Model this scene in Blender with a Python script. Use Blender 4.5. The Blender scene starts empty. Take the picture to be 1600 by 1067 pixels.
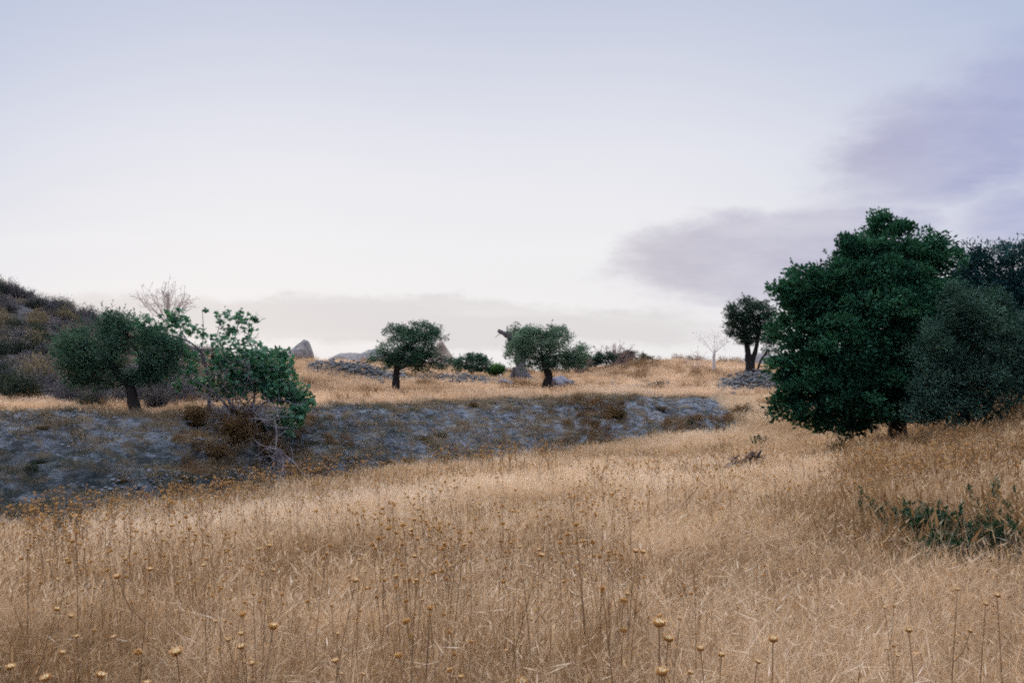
import bpy, math, random
import numpy as np
sc = bpy.context.scene
COL = sc.collection
F = 1422.0                     # focal length in photograph pixels (1600 wide)
HY = 545.0                     # eye level in photograph pixels
EYE = 1.6

# ------------------------------------------------------------------ camera
cd = bpy.data.cameras.new('camera')
cd.sensor_fit = 'HORIZONTAL'; cd.sensor_width = 36.0
cd.lens = 36.0 * F / 1600.0
cd.shift_y = (HY - 533.5) / 1600.0
cd.clip_start = 0.05; cd.clip_end = 6000
cam = bpy.data.objects.new('camera', cd); COL.objects.link(cam)
cam.location = (0, 0, EYE); cam.rotation_euler = (math.radians(90), 0, 0)
sc.camera = cam
sc.render.film_transparent = False
sc.cycles.use_denoising = False
sc.cycles.use_adaptive_sampling = True; sc.cycles.adaptive_threshold = 0.035; sc.cycles.adaptive_min_samples = 16
sc.cycles.max_bounces = 7; sc.cycles.diffuse_bounces = 6; sc.cycles.transmission_bounces = 5
sc.cycles.transparent_max_bounces = 4
sc.cycles.pixel_filter_type = 'BLACKMAN_HARRIS'; sc.cycles.filter_width = 2.0
sc.view_settings.view_transform = 'Standard'; sc.view_settings.look = 'None'
sc.view_settings.exposure = 0.0; sc.view_settings.gamma = 1.0
sc.view_settings.use_curve_mapping = False

# ------------------------------------------------------------------ node helper
class NT:
    def __init__(s, tree): s.t = tree; s.n = tree.nodes; s.l = tree.links
    def node(s, ty, **kw):
        n = s.n.new(ty)
        for k, v in kw.items(): setattr(n, k, v)
        return n
    def put(s, sock, v):
        if isinstance(v, bpy.types.NodeSocket): s.l.new(v, sock)
        elif v is not None: sock.default_value = v
    def m(s, op, a, b=None, c=None, clamp=False):
        n = s.node('ShaderNodeMath', operation=op); n.use_clamp = clamp
        s.put(n.inputs[0], a)
        if b is not None: s.put(n.inputs[1], b)
        if c is not None: s.put(n.inputs[2], c)
        return n.outputs[0]
    def mix(s, f, a, b, mode='MIX'):
        n = s.node('ShaderNodeMix', data_type='RGBA', blend_type=mode); n.clamp_factor = True
        s.put(n.inputs[0], f)
        for sock, v in ((n.inputs[6], a), (n.inputs[7], b)):
            s.put(sock, (*v, 1) if isinstance(v, tuple) and len(v) == 3 else v)
        return n.outputs[2]
    def ramp(s, f, stops, interp='LINEAR'):
        n = s.node('ShaderNodeValToRGB'); r = n.color_ramp; r.interpolation = interp
        while len(r.elements) < len(stops): r.elements.new(0.5)
        for e, (p, c) in zip(r.elements, stops):
            e.position = p; e.color = (*c, 1) if len(c) == 3 else c
        s.put(n.inputs[0], f); return n.outputs[0]
    def noise(s, vec, scale, detail=4, rough=0.55, dist=0.0, out=0):
        n = s.node('ShaderNodeTexNoise'); s.put(n.inputs['Vector'], vec)
        n.inputs['Scale'].default_value = scale; n.inputs['Detail'].default_value = detail
        n.inputs['Roughness'].default_value = rough; n.inputs['Distortion'].default_value = dist
        return n.outputs[out]
    def mapr(s, v, a, b, c=0.0, d=1.0, smooth=False):
        n = s.node('ShaderNodeMapRange'); n.clamp = True
        if smooth: n.interpolation_type = 'SMOOTHSTEP'
        for i, x in enumerate((v, a, b, c, d)): s.put(n.inputs[i], x)
        return n.outputs[0]
    def scale(s, vec, sx, sy, sz, rot=(0, 0, 0)):
        n = s.node('ShaderNodeMapping'); s.put(n.inputs[0], vec)
        n.inputs['Scale'].default_value = (sx, sy, sz); n.inputs['Rotation'].default_value = rot
        return n.outputs[0]

# ------------------------------------------------------------------ world: dusk sky under thin cloud
SUN_EL, SUN_AZ = math.radians(14), math.radians(-28)      # azimuth from +Y, negative = to the left
w = bpy.data.worlds.new('World'); sc.world = w; w.use_nodes = True
W = NT(w.node_tree); W.n.clear()
out = W.node('ShaderNodeOutputWorld'); bg = W.node('ShaderNodeBackground'); bg.inputs[1].default_value = 0.1
W.l.new(bg.outputs[0], out.inputs[0])
sky = W.node('ShaderNodeTexSky', sky_type='NISHITA'); sky.sun_disc = False
sky.sun_elevation = SUN_EL; sky.sun_rotation = SUN_AZ
d = W.node('ShaderNodeTexCoord').outputs['Generated']
sx = W.node('ShaderNodeSeparateXYZ'); W.l.new(d, sx.inputs[0])
X, Y, Z = sx.outputs
yy = W.m('MAXIMUM', Y, 0.08)
u0 = W.m('DIVIDE', X, yy); v0 = W.m('DIVIDE', Z, yy)
nv = W.noise(W.scale(d, 3.0, 3.0, 7.0), 2.3, 10, 0.68, out=1)
ns = W.node('ShaderNodeSeparateXYZ'); W.l.new(nv, ns.inputs[0])
u = W.m('ADD', u0, W.m('MULTIPLY', W.m('SUBTRACT', ns.outputs[0], 0.5), 0.22))
v = W.m('ADD', v0, W.m('MULTIPLY', W.m('SUBTRACT', ns.outputs[1], 0.5), 0.07))
CR = W.ramp                                    # thin veil cloud, brighter and warmer low in front
elev = W.m('ARCSINE', W.m('MAXIMUM', Z, 0.0))
eln = W.m('DIVIDE', elev, 1.5708)
front = CR(eln, [(0.0, (.87, .85, .855)), (0.07, (.865, .86, .88)), (0.13, (.80, .805, .865)), (0.24, (.55, .595, .74)), (0.40, (.85, .88, 1.0)), (1.0, (1.0, 1.0, 1.0))])
back = CR(eln, [(0.0, (.16, .20, .33)), (0.15, (.20, .26, .42)), (0.5, (.55, .60, .78)), (1.0, (1.0, 1.0, 1.0))])
az = W.m('DIVIDE', Y, W.m('MAXIMUM', W.m('SQRT', W.m('ADD', W.m('MULTIPLY', X, X), W.m('MULTIPLY', Y, Y))), 0.001))
azx = W.m('ADD', az, W.m('MULTIPLY', W.m('MULTIPLY', X, -0.09), 1.0))
base = W.mix(W.mapr(azx, -0.55, 0.90, 0, 1, True), back, front)
sidef = W.mapr(W.m('ABSOLUTE', W.m('ADD', u0, 0.05)), 0.15, 0.75, 0, 1, True)
base = W.mix(W.m('MULTIPLY', sidef, W.m('MULTIPLY', W.mapr(v0, 0.0, 0.36, 0.12, 0.72), W.mapr(v0, .45, .8, 1, 0))), base, (.38, .47, .68))
vault = W.mapr(Z, .42, .90, 1.0, 3.2, True)      # unseen overhead sky boosted, added to put more light on the ground
vs = W.node('ShaderNodeVectorMath', operation='SCALE'); W.l.new(base, vs.inputs[0]); W.l.new(vault, vs.inputs[3]); base = vs.outputs[0]
def blob(cu, cv, ru, rv, soft, rot=0.0, amp=1.0):
    a = W.m('SUBTRACT', u, cu); b = W.m('SUBTRACT', v, cv)
    c, s_ = math.cos(rot), math.sin(rot)
    p = W.m('DIVIDE', W.m('ADD', W.m('MULTIPLY', a, c), W.m('MULTIPLY', b, s_)), ru)
    q = W.m('DIVIDE', W.m('SUBTRACT', W.m('MULTIPLY', b, c), W.m('MULTIPLY', a, s_)), rv)
    r = W.m('SQRT', W.m('ADD', W.m('MULTIPLY', p, p), W.m('MULTIPLY', q, q)))
    return W.mapr(r, 1.0, 1.0 - soft, 0, amp, True)
def U(px): return (px - 800) / F
def Vv(py): return (HY - py) / F
clouds = [blob(U(1225), Vv(400), .23, .067, .40, .09), blob(U(1490), Vv(235), .21, .085, .55, .20),
          blob(U(1350), Vv(318), .12, .022, .9, 0, .6), blob(U(1620), Vv(340), .16, .055, .8, .1, .8),
          blob(U(1600), Vv(150), .13, .10, .8, .3, .8)]
m = clouds[0]
for c in clouds[1:]: m = W.m('MAXIMUM', m, c)
texn = W.mapr(W.noise(W.scale(d, 2, 2, 6), 3.4, 7, .62), 0.32, 0.68, 0.62, 1.05)
m = W.m('MULTIPLY', m, texn)
ccol = CR(W.mapr(u0, .1, .6), [(0, (.56, .53, .60)), (0.5, (.47, .46, .60)), (1, (.33, .36, .62))])
base = W.mix(W.m('MULTIPLY', m, 0.9), base, ccol)
low = W.m('MULTIPLY', blob(U(560), Vv(500), .50, .034, .35, -.03), 0.6)     # low band over the ridge
base = W.mix(low, base, (.66, .63, .64))
streak = W.m('MULTIPLY', W.mapr(W.noise(W.scale(d, 1.5, 1.5, 16), 2.2, 5, .6), .5, .75), W.mapr(v0, .0, .22, .35, .05))
base = W.mix(streak, base, (.92, .90, .88))
gnd = W.mapr(Z, -0.05, -0.038)
base = W.mix(gnd, (.10, .085, .07), base)
cloudrad = W.mix(1.0, (0, 0, 0), base)
sc10 = W.node('ShaderNodeVectorMath', operation='SCALE'); W.l.new(cloudrad, sc10.inputs[0]); sc10.inputs[3].default_value = 10.0
W.l.new(W.mix(0.985, sky.outputs[0], sc10.outputs[0]), bg.inputs[0])

# ------------------------------------------------------------------ sun: low, soft, behind thin cloud
sl = bpy.data.lights.new('sun', 'SUN'); sl.energy = 1.5; sl.angle = math.radians(14); sl.color = (1.0, .80, .60)
so = bpy.data.objects.new('sun', sl); COL.objects.link(so)
so.rotation_euler = (math.radians(90) - SUN_EL, 0, math.radians(180) - SUN_AZ)
so.location = (-20, 40, 20)

# ------------------------------------------------------------------ numeric helpers
def rng(seed): return np.random.default_rng(seed)
def P(px, py, dist):
    return np.array([(px - 800) / F * dist, dist, EYE + (HY - py) / F * dist])
def _h(ix, iy, seed):
    n = (ix.astype(np.int64) * 374761393 + iy.astype(np.int64) * 668265263 + seed * 1442695041) & 0xffffffff
    n = ((n ^ (n >> 13)) * 1274126177) & 0xffffffff
    n = n ^ (n >> 16)
    return (n & 0xffffff) / float(0xffffff)
def vn(x, y, seed=0):
    x = np.asarray(x, float); y = np.asarray(y, float)
    ix = np.floor(x); iy = np.floor(y); fx = x - ix; fy = y - iy
    fx = fx * fx * (3 - 2 * fx); fy = fy * fy * (3 - 2 * fy)
    a = _h(ix, iy, seed); b = _h(ix + 1, iy, seed); c = _h(ix, iy + 1, seed); e = _h(ix + 1, iy + 1, seed)
    return (a + (b - a) * fx) * (1 - fy) + (c + (e - c) * fx) * fy
def fbm(x, y, seed=0, o=4):
    s = 0; a = .5; t = 0
    for i in range(o):
        s = s + a * vn(x * 2 ** i, y * 2 ** i, seed + i * 17); t += a; a *= .5
    return s / t
def sstep(a, b, x):
    t = np.clip((x - a) / (b - a), 0, 1); return t * t * (3 - 2 * t)

# ------------------------------------------------------------------ terrain
class TPS:
    def __init__(s, pts, lam=0.02):
        p = np.array(pts, float); s.xy = p[:, :2]; n = len(p)
        K = s.k(np.linalg.norm(s.xy[:, None] - s.xy[None], axis=2)) + lam * np.eye(n)
        A = np.zeros((n + 3, n + 3)); A[:n, :n] = K; A[:n, n] = 1; A[:n, n + 1:] = s.xy
        A[n, :n] = 1; A[n + 1:, :n] = s.xy.T
        s.w = np.linalg.solve(A, np.concatenate([p[:, 2], [0, 0, 0]]))
    @staticmethod
    def k(r): return np.where(r > 1e-9, r * r * np.log(np.maximum(r, 1e-9)), 0) * 0.05
    def __call__(s, x, y):
        x = np.asarray(x, float); y = np.asarray(y, float); o = np.empty(x.shape)
        fx, fy, fo = x.ravel(), y.ravel(), o.reshape(-1)
        for i in range(0, fx.size, 40000):
            a = fx[i:i + 40000]; b = fy[i:i + 40000]
            r = np.sqrt((a[:, None] - s.xy[None, :, 0]) ** 2 + (b[:, None] - s.xy[None, :, 1]) ** 2)
            fo[i:i + 40000] = s.k(r) @ s.w[:-3] + s.w[-3] + s.w[-2] * a + s.w[-1] * b
        return fo.reshape(x.shape)
def pts(l): return [tuple(P(*a)) for a in l]
FIELD = TPS([(0, 0, 0), (-3, 3, -.03), (3, 3, .08), (0, 6, -.28), (-6.2, 11, -1.0), (-5.2, 15, -1.28), (-3.8, 18, -1.30), (.9, 25.5, -1.64),
             (3.8, 27, -1.5), (7, 28, -1.25), (4.5, 17.3, -.85), (8.4, 20, -.82), (9, 16, .06), (2.9, 6.2, -.02), (4.8, 8.5, .02),
             (11.5, 20, .25), (15, 24, .4), (20, 30, .8), (-12, 9, -1.1), (-14, 14, -1.3), (0, 14, -.8), (0, 19, -1.15), (6, 12, -.4),
             (-8, 0, -.1), (8, 0, .25), (0, -15, .3), (-15, -10, 0), (15, -10, .6), (25, 15, .5), (-25, 5, -1.2), (12, 34, -.9), (0, 34, -1.7)])
UPPER = TPS(pts([(0, 638, 17), (150, 640, 19), (300, 640, 21), (500, 632, 24.5), (700, 624, 29), (850, 620, 31.8), (1000, 617, 34), (1140, 619, 36.5),
                 (1230, 612, 38), (620, 614, 38), (855, 615, 39), (205, 648, 20), (1175, 588, 44), (440, 570, 46), (500, 570, 50), (600, 572, 55), (700, 578, 56),
                 (800, 593, 52), (900, 583, 57), (1000, 570, 60), (1050, 567, 60), (1150, 572, 58), (1240, 582, 60), (500, 615, 38), (750, 610, 42), (1000, 606, 44),
                 (0, 452, 47), (-40, 440, 48), (60, 478, 46), (110, 508, 44), (170, 524, 44), (230, 540, 43), (300, 560, 44), (370, 572, 46),
                 (0, 622, 23), (100, 622, 24), (0, 550, 32), (80, 570, 31), (150, 600, 30), (250, 612, 30), (340, 620, 28), (-300, 420, 48), (-300, 600, 22),
                 (0, 480, 62), (110, 530, 62), (230, 580, 62), (370, 592, 62), (500, 596, 66), (600, 597, 68), (700, 600, 68), (800, 606, 66), (900, 600, 68), (1000, 592, 70), (1150, 594, 70), (1300, 594, 70), (-200, 440, 66), (440, 578, 40), (370, 600, 36), (1400, 590, 50), (1600, 580, 50), (1800, 580, 45), (1500, 600, 36), (1700, 600, 30), (2000, 590, 35), (-700, 500, 30)]) +
            [(-30, 0, 1), (30, 0, .5), (0, 0, .5)], lam=.004)
BL = np.array([(-40, -6), (-20, 4), (-11.5, 10), (-7.3, 13.2), (-3.7, 19.3), (1.0, 26.2), (4.6, 28.6), (7.4, 30), (10, 30.5), (18, 30), (60, 30)], float)
BW = np.array([5, 5, 4.6, 4.0, 4.0, 4.2, 4.6, 5.0, 7.5, 12, 14], float)
def bank(x, y):
    """position across the bank (0 foot, 1 crest) and metres beyond its foot"""
    x = np.asarray(x, float); y = np.asarray(y, float)
    best = np.full(x.shape, 1e9); sd = np.zeros(x.shape); wd = np.ones(x.shape)
    for i in range(len(BL) - 1):
        a, b = BL[i], BL[i + 1]; ab = b - a; L = ab @ ab
        t = np.clip(((x - a[0]) * ab[0] + (y - a[1]) * ab[1]) / L, 0, 1)
        dx = x - (a[0] + t * ab[0]); dy = y - (a[1] + t * ab[1]); dd = np.hypot(dx, dy)
        sg = np.where(ab[0] * (y - a[1]) - ab[1] * (x - a[0]) > 0, 1, -1)
        k = dd < best
        best = np.where(k, dd, best); sd = np.where(k, sg * dd, sd); wd = np.where(k, BW[i] + (BW[i + 1] - BW[i]) * t, wd)
    return sd / wd, sd
def height(x, y, full=True):
    x = np.asarray(x, float); y = np.asarray(y, float)
    t, sd = bank(x, y)
    t2 = t + .16 * (fbm(x * .45, y * .45, 5, 3) - .5)
    b = np.clip(t2, 0, 1); b = .5 * b + .5 * sstep(0.15, .92, t2)
    z = FIELD(x, y) * (1 - b) + UPPER(x, y) * b
    R = np.hypot(x, y)
    far = sstep(60, 110, y)
    z = z * (1 - far) + (-.034 * np.maximum(R, 0) + .2) * far
    side = sstep(45, 120, np.abs(x)); z = z * (1 - side) + side * np.clip(z, -90, 6)
    if full:
        onb = np.exp(-((t - .5) / .38) ** 2)
        z = z + (fbm(x * .9, y * .9, 3, 4) - .5) * (.10 + .18 * onb) + (fbm(x * 3.1 + y, y * 3.1, 9, 3) - .5) * (.03 + .20 * onb)
        led = fbm(x * .55 + y * .2, y * .3, 21, 2)                     # small erosion ledges
        z = z + onb * .10 * np.sin((z * 9 + led * 9))
    return z
def hz(x, y): return float(height(np.array([x]), np.array([y]))[0])

def mk(name, V, Fs, mats, parent=None, smooth=False, attrs=None, midx=None, fattrs=None):
    """V (n,3); Fs list of (k,m) index arrays; one mesh object"""
    me = bpy.data.meshes.new(name)
    V = np.asarray(V, np.float32)
    Fs = [np.asarray(f, np.int32) for f in Fs if len(f)]
    loops = np.concatenate([f.ravel() for f in Fs]); sizes = np.concatenate([np.full(len(f), f.shape[1], np.int32) for f in Fs])
    starts = np.concatenate([[0], np.cumsum(sizes)[:-1]]).astype(np.int32)
    me.vertices.add(len(V)); me.vertices.foreach_set('co', V.ravel())
    me.loops.add(len(loops)); me.loops.foreach_set('vertex_index', loops)
    me.polygons.add(len(sizes)); me.polygons.foreach_set('loop_start', starts); me.polygons.foreach_set('loop_total', sizes)
    if smooth: me.polygons.foreach_set('use_smooth', np.ones(len(sizes), bool))
    if midx is not None: me.polygons.foreach_set('material_index', np.asarray(midx, np.int32))
    me.update(calc_edges=True); me.validate()
    for k, a in (attrs or {}).items():
        at = me.attributes.new(k, 'FLOAT', 'POINT'); at.data.foreach_set('value', np.asarray(a, np.float32))
    for mt in (mats if isinstance(mats, (list, tuple)) else [mats]): me.materials.append(mt)
    o = bpy.data.objects.new(name, me)
    if parent is not False: COL.objects.link(o)
    if parent: o.parent = parent
    return o
def tag(o, label=None, cat=None, group=None, kind=None):
    if label: o['label'] = label
    if cat: o['category'] = cat
    if group: o['group'] = group
    if kind: o['kind'] = kind
    return o
def thing(name, loc, label, cat, group=None):
    o = bpy.data.objects.new(name, None); COL.objects.link(o); o.location = [float(c) for c in loc]
    o.empty_display_size = .2
    return tag(o, label, cat, group)

# ------------------------------------------------------------------ materials
def mat(name):
    m = bpy.data.materials.new(name); m.use_nodes = True; t = NT(m.node_tree); t.n.clear()
    return m, t, t.node('ShaderNodeOutputMaterial')
def leafmat(name, cols, trans=.35, rough=.6, spec=.25, inst=False, tcol=(1.1, 1.15, .7)):
    """cols: stops along the 'tint' attribute"""
    m, t, o = mat(name)
    a = t.node('ShaderNodeAttribute'); a.attribute_name = 'tint'; f = a.outputs['Fac']
    if inst:
        b = t.node('ShaderNodeAttribute', attribute_type='INSTANCER'); b.attribute_name = 'itint'
        f = t.m('ADD', t.m('MULTIPLY', f, .55), t.m('MULTIPLY', b.outputs['Fac'], .45))
    c = t.ramp(f, cols)
    p = t.node('ShaderNodeBsdfPrincipled'); t.put(p.inputs['Base Color'], c); p.inputs['Roughness'].default_value = rough
    p.inputs['Specular IOR Level'].default_value = spec
    tr = t.node('ShaderNodeBsdfTranslucent'); t.put(tr.inputs[0], t.mix(1.0, c, tcol, 'MULTIPLY'))
    mx = t.node('ShaderNodeMixShader'); mx.inputs[0].default_value = trans
    t.l.new(p.outputs[0], mx.inputs[1]); t.l.new(tr.outputs[0], mx.inputs[2]); t.l.new(mx.outputs[0], o.inputs[0])
    return m
def barkmat(name, a, b, scale=14, stretch=4):
    m, t, o = mat(name); tc = t.node('ShaderNodeTexCoord').outputs['Object']
    n = t.noise(t.scale(tc, stretch, stretch, 1), scale / 4, 6, .7)
    n2 = t.noise(tc, 2.0, 3)
    c = t.mix(t.mapr(n, .3, .7), a, b); c = t.mix(t.mapr(n2, .35, .7, 0, .5), c, tuple(x * .55 for x in a))
    p = t.node('ShaderNodeBsdfPrincipled'); t.put(p.inputs['Base Color'], c); p.inputs['Roughness'].default_value = .95
    p.inputs['Specular IOR Level'].default_value = .15
    bp = t.node('ShaderNodeBump'); bp.inputs['Strength'].default_value = .8; bp.inputs['Distance'].default_value = .04
    t.l.new(n, bp.inputs['Height']); t.l.new(bp.outputs[0], p.inputs['Normal']); t.l.new(p.outputs[0], o.inputs[0])
    return m
STRAW = [(0, (.15, .10, .058)), (.25, (.34, .232, .137)), (.5, (.565, .42, .272)), (.75, (.735, .59, .42)), (1, (.90, .81, .69))]
M = {}
M['straw'] = leafmat('straw', STRAW, .45, .7, .2, True, (1, .885, .715))
M['terr_straw'] = leafmat('terrace straw', [(0, (.20, .135, .08)), (.3, (.42, .30, .19)), (.6, (.68, .52, .37)), (1, (.88, .77, .64))], .45, .7, .2, True, (1, .885, .715))
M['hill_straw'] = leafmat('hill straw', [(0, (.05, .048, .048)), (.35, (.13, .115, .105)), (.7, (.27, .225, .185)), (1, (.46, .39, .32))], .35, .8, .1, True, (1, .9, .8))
M['bank_straw'] = leafmat('bank straw', [(0, (.075, .068, .05)), (.35, (.20, .16, .105)), (.7, (.38, .30, .205)), (1, (.58, .47, .35))], .35, .8, .1, True, (1, .885, .715))
M['brown_weed'] = leafmat('brown weed', [(0, (.05, .032, .016)), (.4, (.15, .09, .045)), (.7, (.27, .165, .08)), (1, (.42, .29, .16))], .35, .8, .1, True, (1, .885, .715))
M['dark_weed'] = leafmat('dark weed', [(0, (.02, .035, .03)), (.4, (.05, .065, .05)), (.8, (.13, .12, .085)), (1, (.25, .21, .17))], .25, .8, .1, True, (1, 1, .8))
M['scrub'] = leafmat('scrub', [(0, (.035, .038, .055)), (.4, (.085, .085, .115)), (.75, (.17, .155, .17)), (1, (.30, .25, .23))], .25, .9, .1)
M['scrub_dark'] = leafmat('dark scrub', [(0, (.012, .02, .018)), (.5, (.035, .05, .042)), (1, (.10, .11, .08))], .25, .9, .1)
M['scrub_tan'] = leafmat('tan scrub', [(0, (.08, .062, .048)), (.5, (.19, .15, .115)), (1, (.36, .29, .22))], .35, .9, .1)
M['scrub_brown'] = leafmat('brown scrub', [(0, (.035, .022, .014)), (.5, (.10, .062, .035)), (1, (.24, .155, .085))], .35, .9, .1)
M['oak'] = leafmat('oak leaf', [(0, (.005, .028, .018)), (.5, (.022, .094, .056)), (1, (.064, .18, .10))], .22, .75, .12)
M['olive'] = leafmat('olive leaf', [(0, (.016, .05, .038)), (.5, (.042, .10, .07)), (1, (.115, .19, .14))], .25, .75, .12)
M['olive_grey'] = leafmat('grey olive leaf', [(0, (.035, .075, .055)), (.5, (.085, .155, .115)), (1, (.20, .29, .22))], .28, .75, .12)
M['olive_dark'] = leafmat('dark olive leaf', [(0, (.012, .03, .024)), (.5, (.028, .06, .045)), (1, (.08, .13, .10))], .2, .75, .12)
M['olive_shade'] = leafmat('deep olive leaf', [(0, (.015, .042, .034)), (.5, (.038, .086, .066)), (1, (.10, .18, .14))], .2, .75, .12)
M['pine_dark'] = leafmat('blue green leaf', [(0, (.004, .024, .028)), (.5, (.010, .045, .052)), (1, (.028, .09, .095))], .15, .75, .12)
M['fig'] = leafmat('fig leaf', [(0, (.018, .075, .046)), (.5, (.042, .15, .085)), (1, (.10, .25, .14))], .35, .5, .35)
M['green_weed'] = leafmat('green weed', [(0, (.008, .032, .016)), (.5, (.018, .062, .030)), (1, (.05, .115, .05))], .25, .6, .3)
M['bright_green'] = leafmat('bright shrub leaf', [(0, (.02, .07, .02)), (.5, (.06, .16, .05)), (1, (.16, .28, .09))], .35, .6, .3)
M['bark_dark'] = barkmat('dark bark', (.018, .016, .016), (.05, .045, .044))
M['bark_grey'] = barkmat('grey bark', (.085, .08, .09), (.25, .23, .25), 10, 5)
M['bark_fig'] = barkmat('fig bark', (.11, .105, .13), (.27, .25, .28), 8, 2)
M['bark_fig2'] = barkmat('bare fig wood', (.20, .18, .20), (.42, .38, .40), 8, 2)
M['bark_pale'] = barkmat('bleached wood', (.62, .56, .54), (.86, .80, .78), 8, 3)
M['twig_brown'] = barkmat('brown twig', (.20, .13, .12), (.36, .26, .23))
M['twig_pale'] = barkmat('pale twig', (.42, .31, .29), (.60, .47, .43))
M['log'] = barkmat('dead wood', (.05, .038, .034), (.15, .115, .10))
M['stem'] = barkmat('thistle stem', (.17, .10, .055), (.36, .225, .12))
def plain(name, cols, trans=.3):
    return leafmat(name, cols, trans, .7, .2)
M['head'] = plain('thistle head', [(0, (.27, .13, .05)), (.35, (.47, .26, .10)), (.7, (.69, .44, .22)), (1, (.92, .78, .56))])
M['floss'] = plain('thistle floss', [(0, (.78, .58, .38)), (.5, (.93, .82, .70)), (1, (.98, .92, .86))])

def groundmat(name, cols, kind):
    m, t, o = mat(name); pos = t.node('ShaderNodeNewGeometry').outputs['Position']
    big = t.noise(pos, .35, 4, .6); mid = t.noise(pos, 2.3, 6, .65); fine = t.noise(pos, 22, 6, .75)
    f = t.m('ADD', t.m('MULTIPLY', mid, .5), t.m('MULTIPLY', fine, .5))
    if kind == 'bank':
        s1 = t.noise(t.scale(pos, 1.0, 1.0, 3.0, (.2, .5, .7)), 6.0, 8, .8); s2 = t.noise(t.scale(pos, 1, 1, 2.2, (.1, -.4, .2)), 26, 6, .8)
        f = t.m('ADD', t.m('MULTIPLY', s1, .55), t.m('MULTIPLY', s2, .45))
    c = t.ramp(t.mapr(f, .34, .66), cols)
    if kind == 'bank':
        st = t.noise(t.scale(pos, .8, .8, 3.0, (.3, .35, .5)), 3.6, 8, .75)
        c = t.mix(t.mapr(st, .46, .54, 0, .85), c, (.045, .048, .048))
        c = t.mix(t.mapr(t.noise(t.scale(pos, 1, 1, 2, (0, .4, 0)), 2.6, 8, .75), .50, .58, 0, .8), c, (.17, .13, .085))
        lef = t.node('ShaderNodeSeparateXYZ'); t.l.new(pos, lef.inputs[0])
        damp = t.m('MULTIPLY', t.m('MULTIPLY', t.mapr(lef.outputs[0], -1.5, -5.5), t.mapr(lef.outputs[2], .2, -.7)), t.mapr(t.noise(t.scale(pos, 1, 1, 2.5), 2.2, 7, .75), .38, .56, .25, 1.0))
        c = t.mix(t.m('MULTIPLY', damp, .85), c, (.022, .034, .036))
    else:
        c = t.mix(t.mapr(big, .4, .65, 0, .5), c, cols[0][1])
    p = t.node('ShaderNodeBsdfPrincipled'); t.put(p.inputs['Base Color'], c); p.inputs['Roughness'].default_value = 1.0
    p.inputs['Specular IOR Level'].default_value = .05
    bp = t.node('ShaderNodeBump'); bp.inputs['Strength'].default_value = .9; bp.inputs['Distance'].default_value = .12 if kind == 'bank' else .05
    t.l.new(f, bp.inputs['Height']); t.l.new(bp.outputs[0], p.inputs['Normal']); t.l.new(p.outputs[0], o.inputs[0])
    return m
M['soil'] = groundmat('dry soil', [(0, (.20, .135, .085)), (.5, (.34, .24, .16)), (1, (.48, .36, .26))], 'soil')
M['upper_soil'] = groundmat('terrace soil', [(0, (.28, .18, .10)), (.5, (.42, .29, .18)), (1, (.56, .42, .30))], 'soil')
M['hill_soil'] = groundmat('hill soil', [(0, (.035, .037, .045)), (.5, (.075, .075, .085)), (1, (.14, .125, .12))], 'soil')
M['clay'] = groundmat('pale clay', [(0, (.06, .068, .08)), (.42, (.155, .18, .222)), (.75, (.275, .31, .37)), (1, (.42, .45, .50))], 'bank')
def rockmat(name, a, b):
    m, t, o = mat(name); pos = t.node('ShaderNodeNewGeometry').outputs['Position']
    n = t.noise(pos, 3.0, 8, .7); n2 = t.noise(pos, .8, 4)
    c = t.mix(t.mapr(n, .35, .65), a, b); c = t.mix(t.mapr(n2, .4, .7, 0, .5), c, tuple(x * .6 for x in a))
    p = t.node('ShaderNodeBsdfPrincipled'); t.put(p.inputs['Base Color'], c); p.inputs['Roughness'].default_value = .95
    bp = t.node('ShaderNodeBump'); bp.inputs['Strength'].default_value = .9; bp.inputs['Distance'].default_value = .15
    t.l.new(n, bp.inputs['Height']); t.l.new(bp.outputs[0], p.inputs['Normal']); t.l.new(p.outputs[0], o.inputs[0])
    return m
M['wall_rock'] = rockmat('field stone', (.065, .07, .075), (.21, .215, .225))
M['far_rock'] = rockmat('outcrop rock', (.13, .125, .135), (.31, .29, .28))
M['far_rock2'] = rockmat('tan outcrop rock', (.20, .155, .13), (.38, .31, .26))
M['boulder'] = rockmat('blue grey boulder', (.13, .13, .16), (.27, .27, .31))

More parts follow.
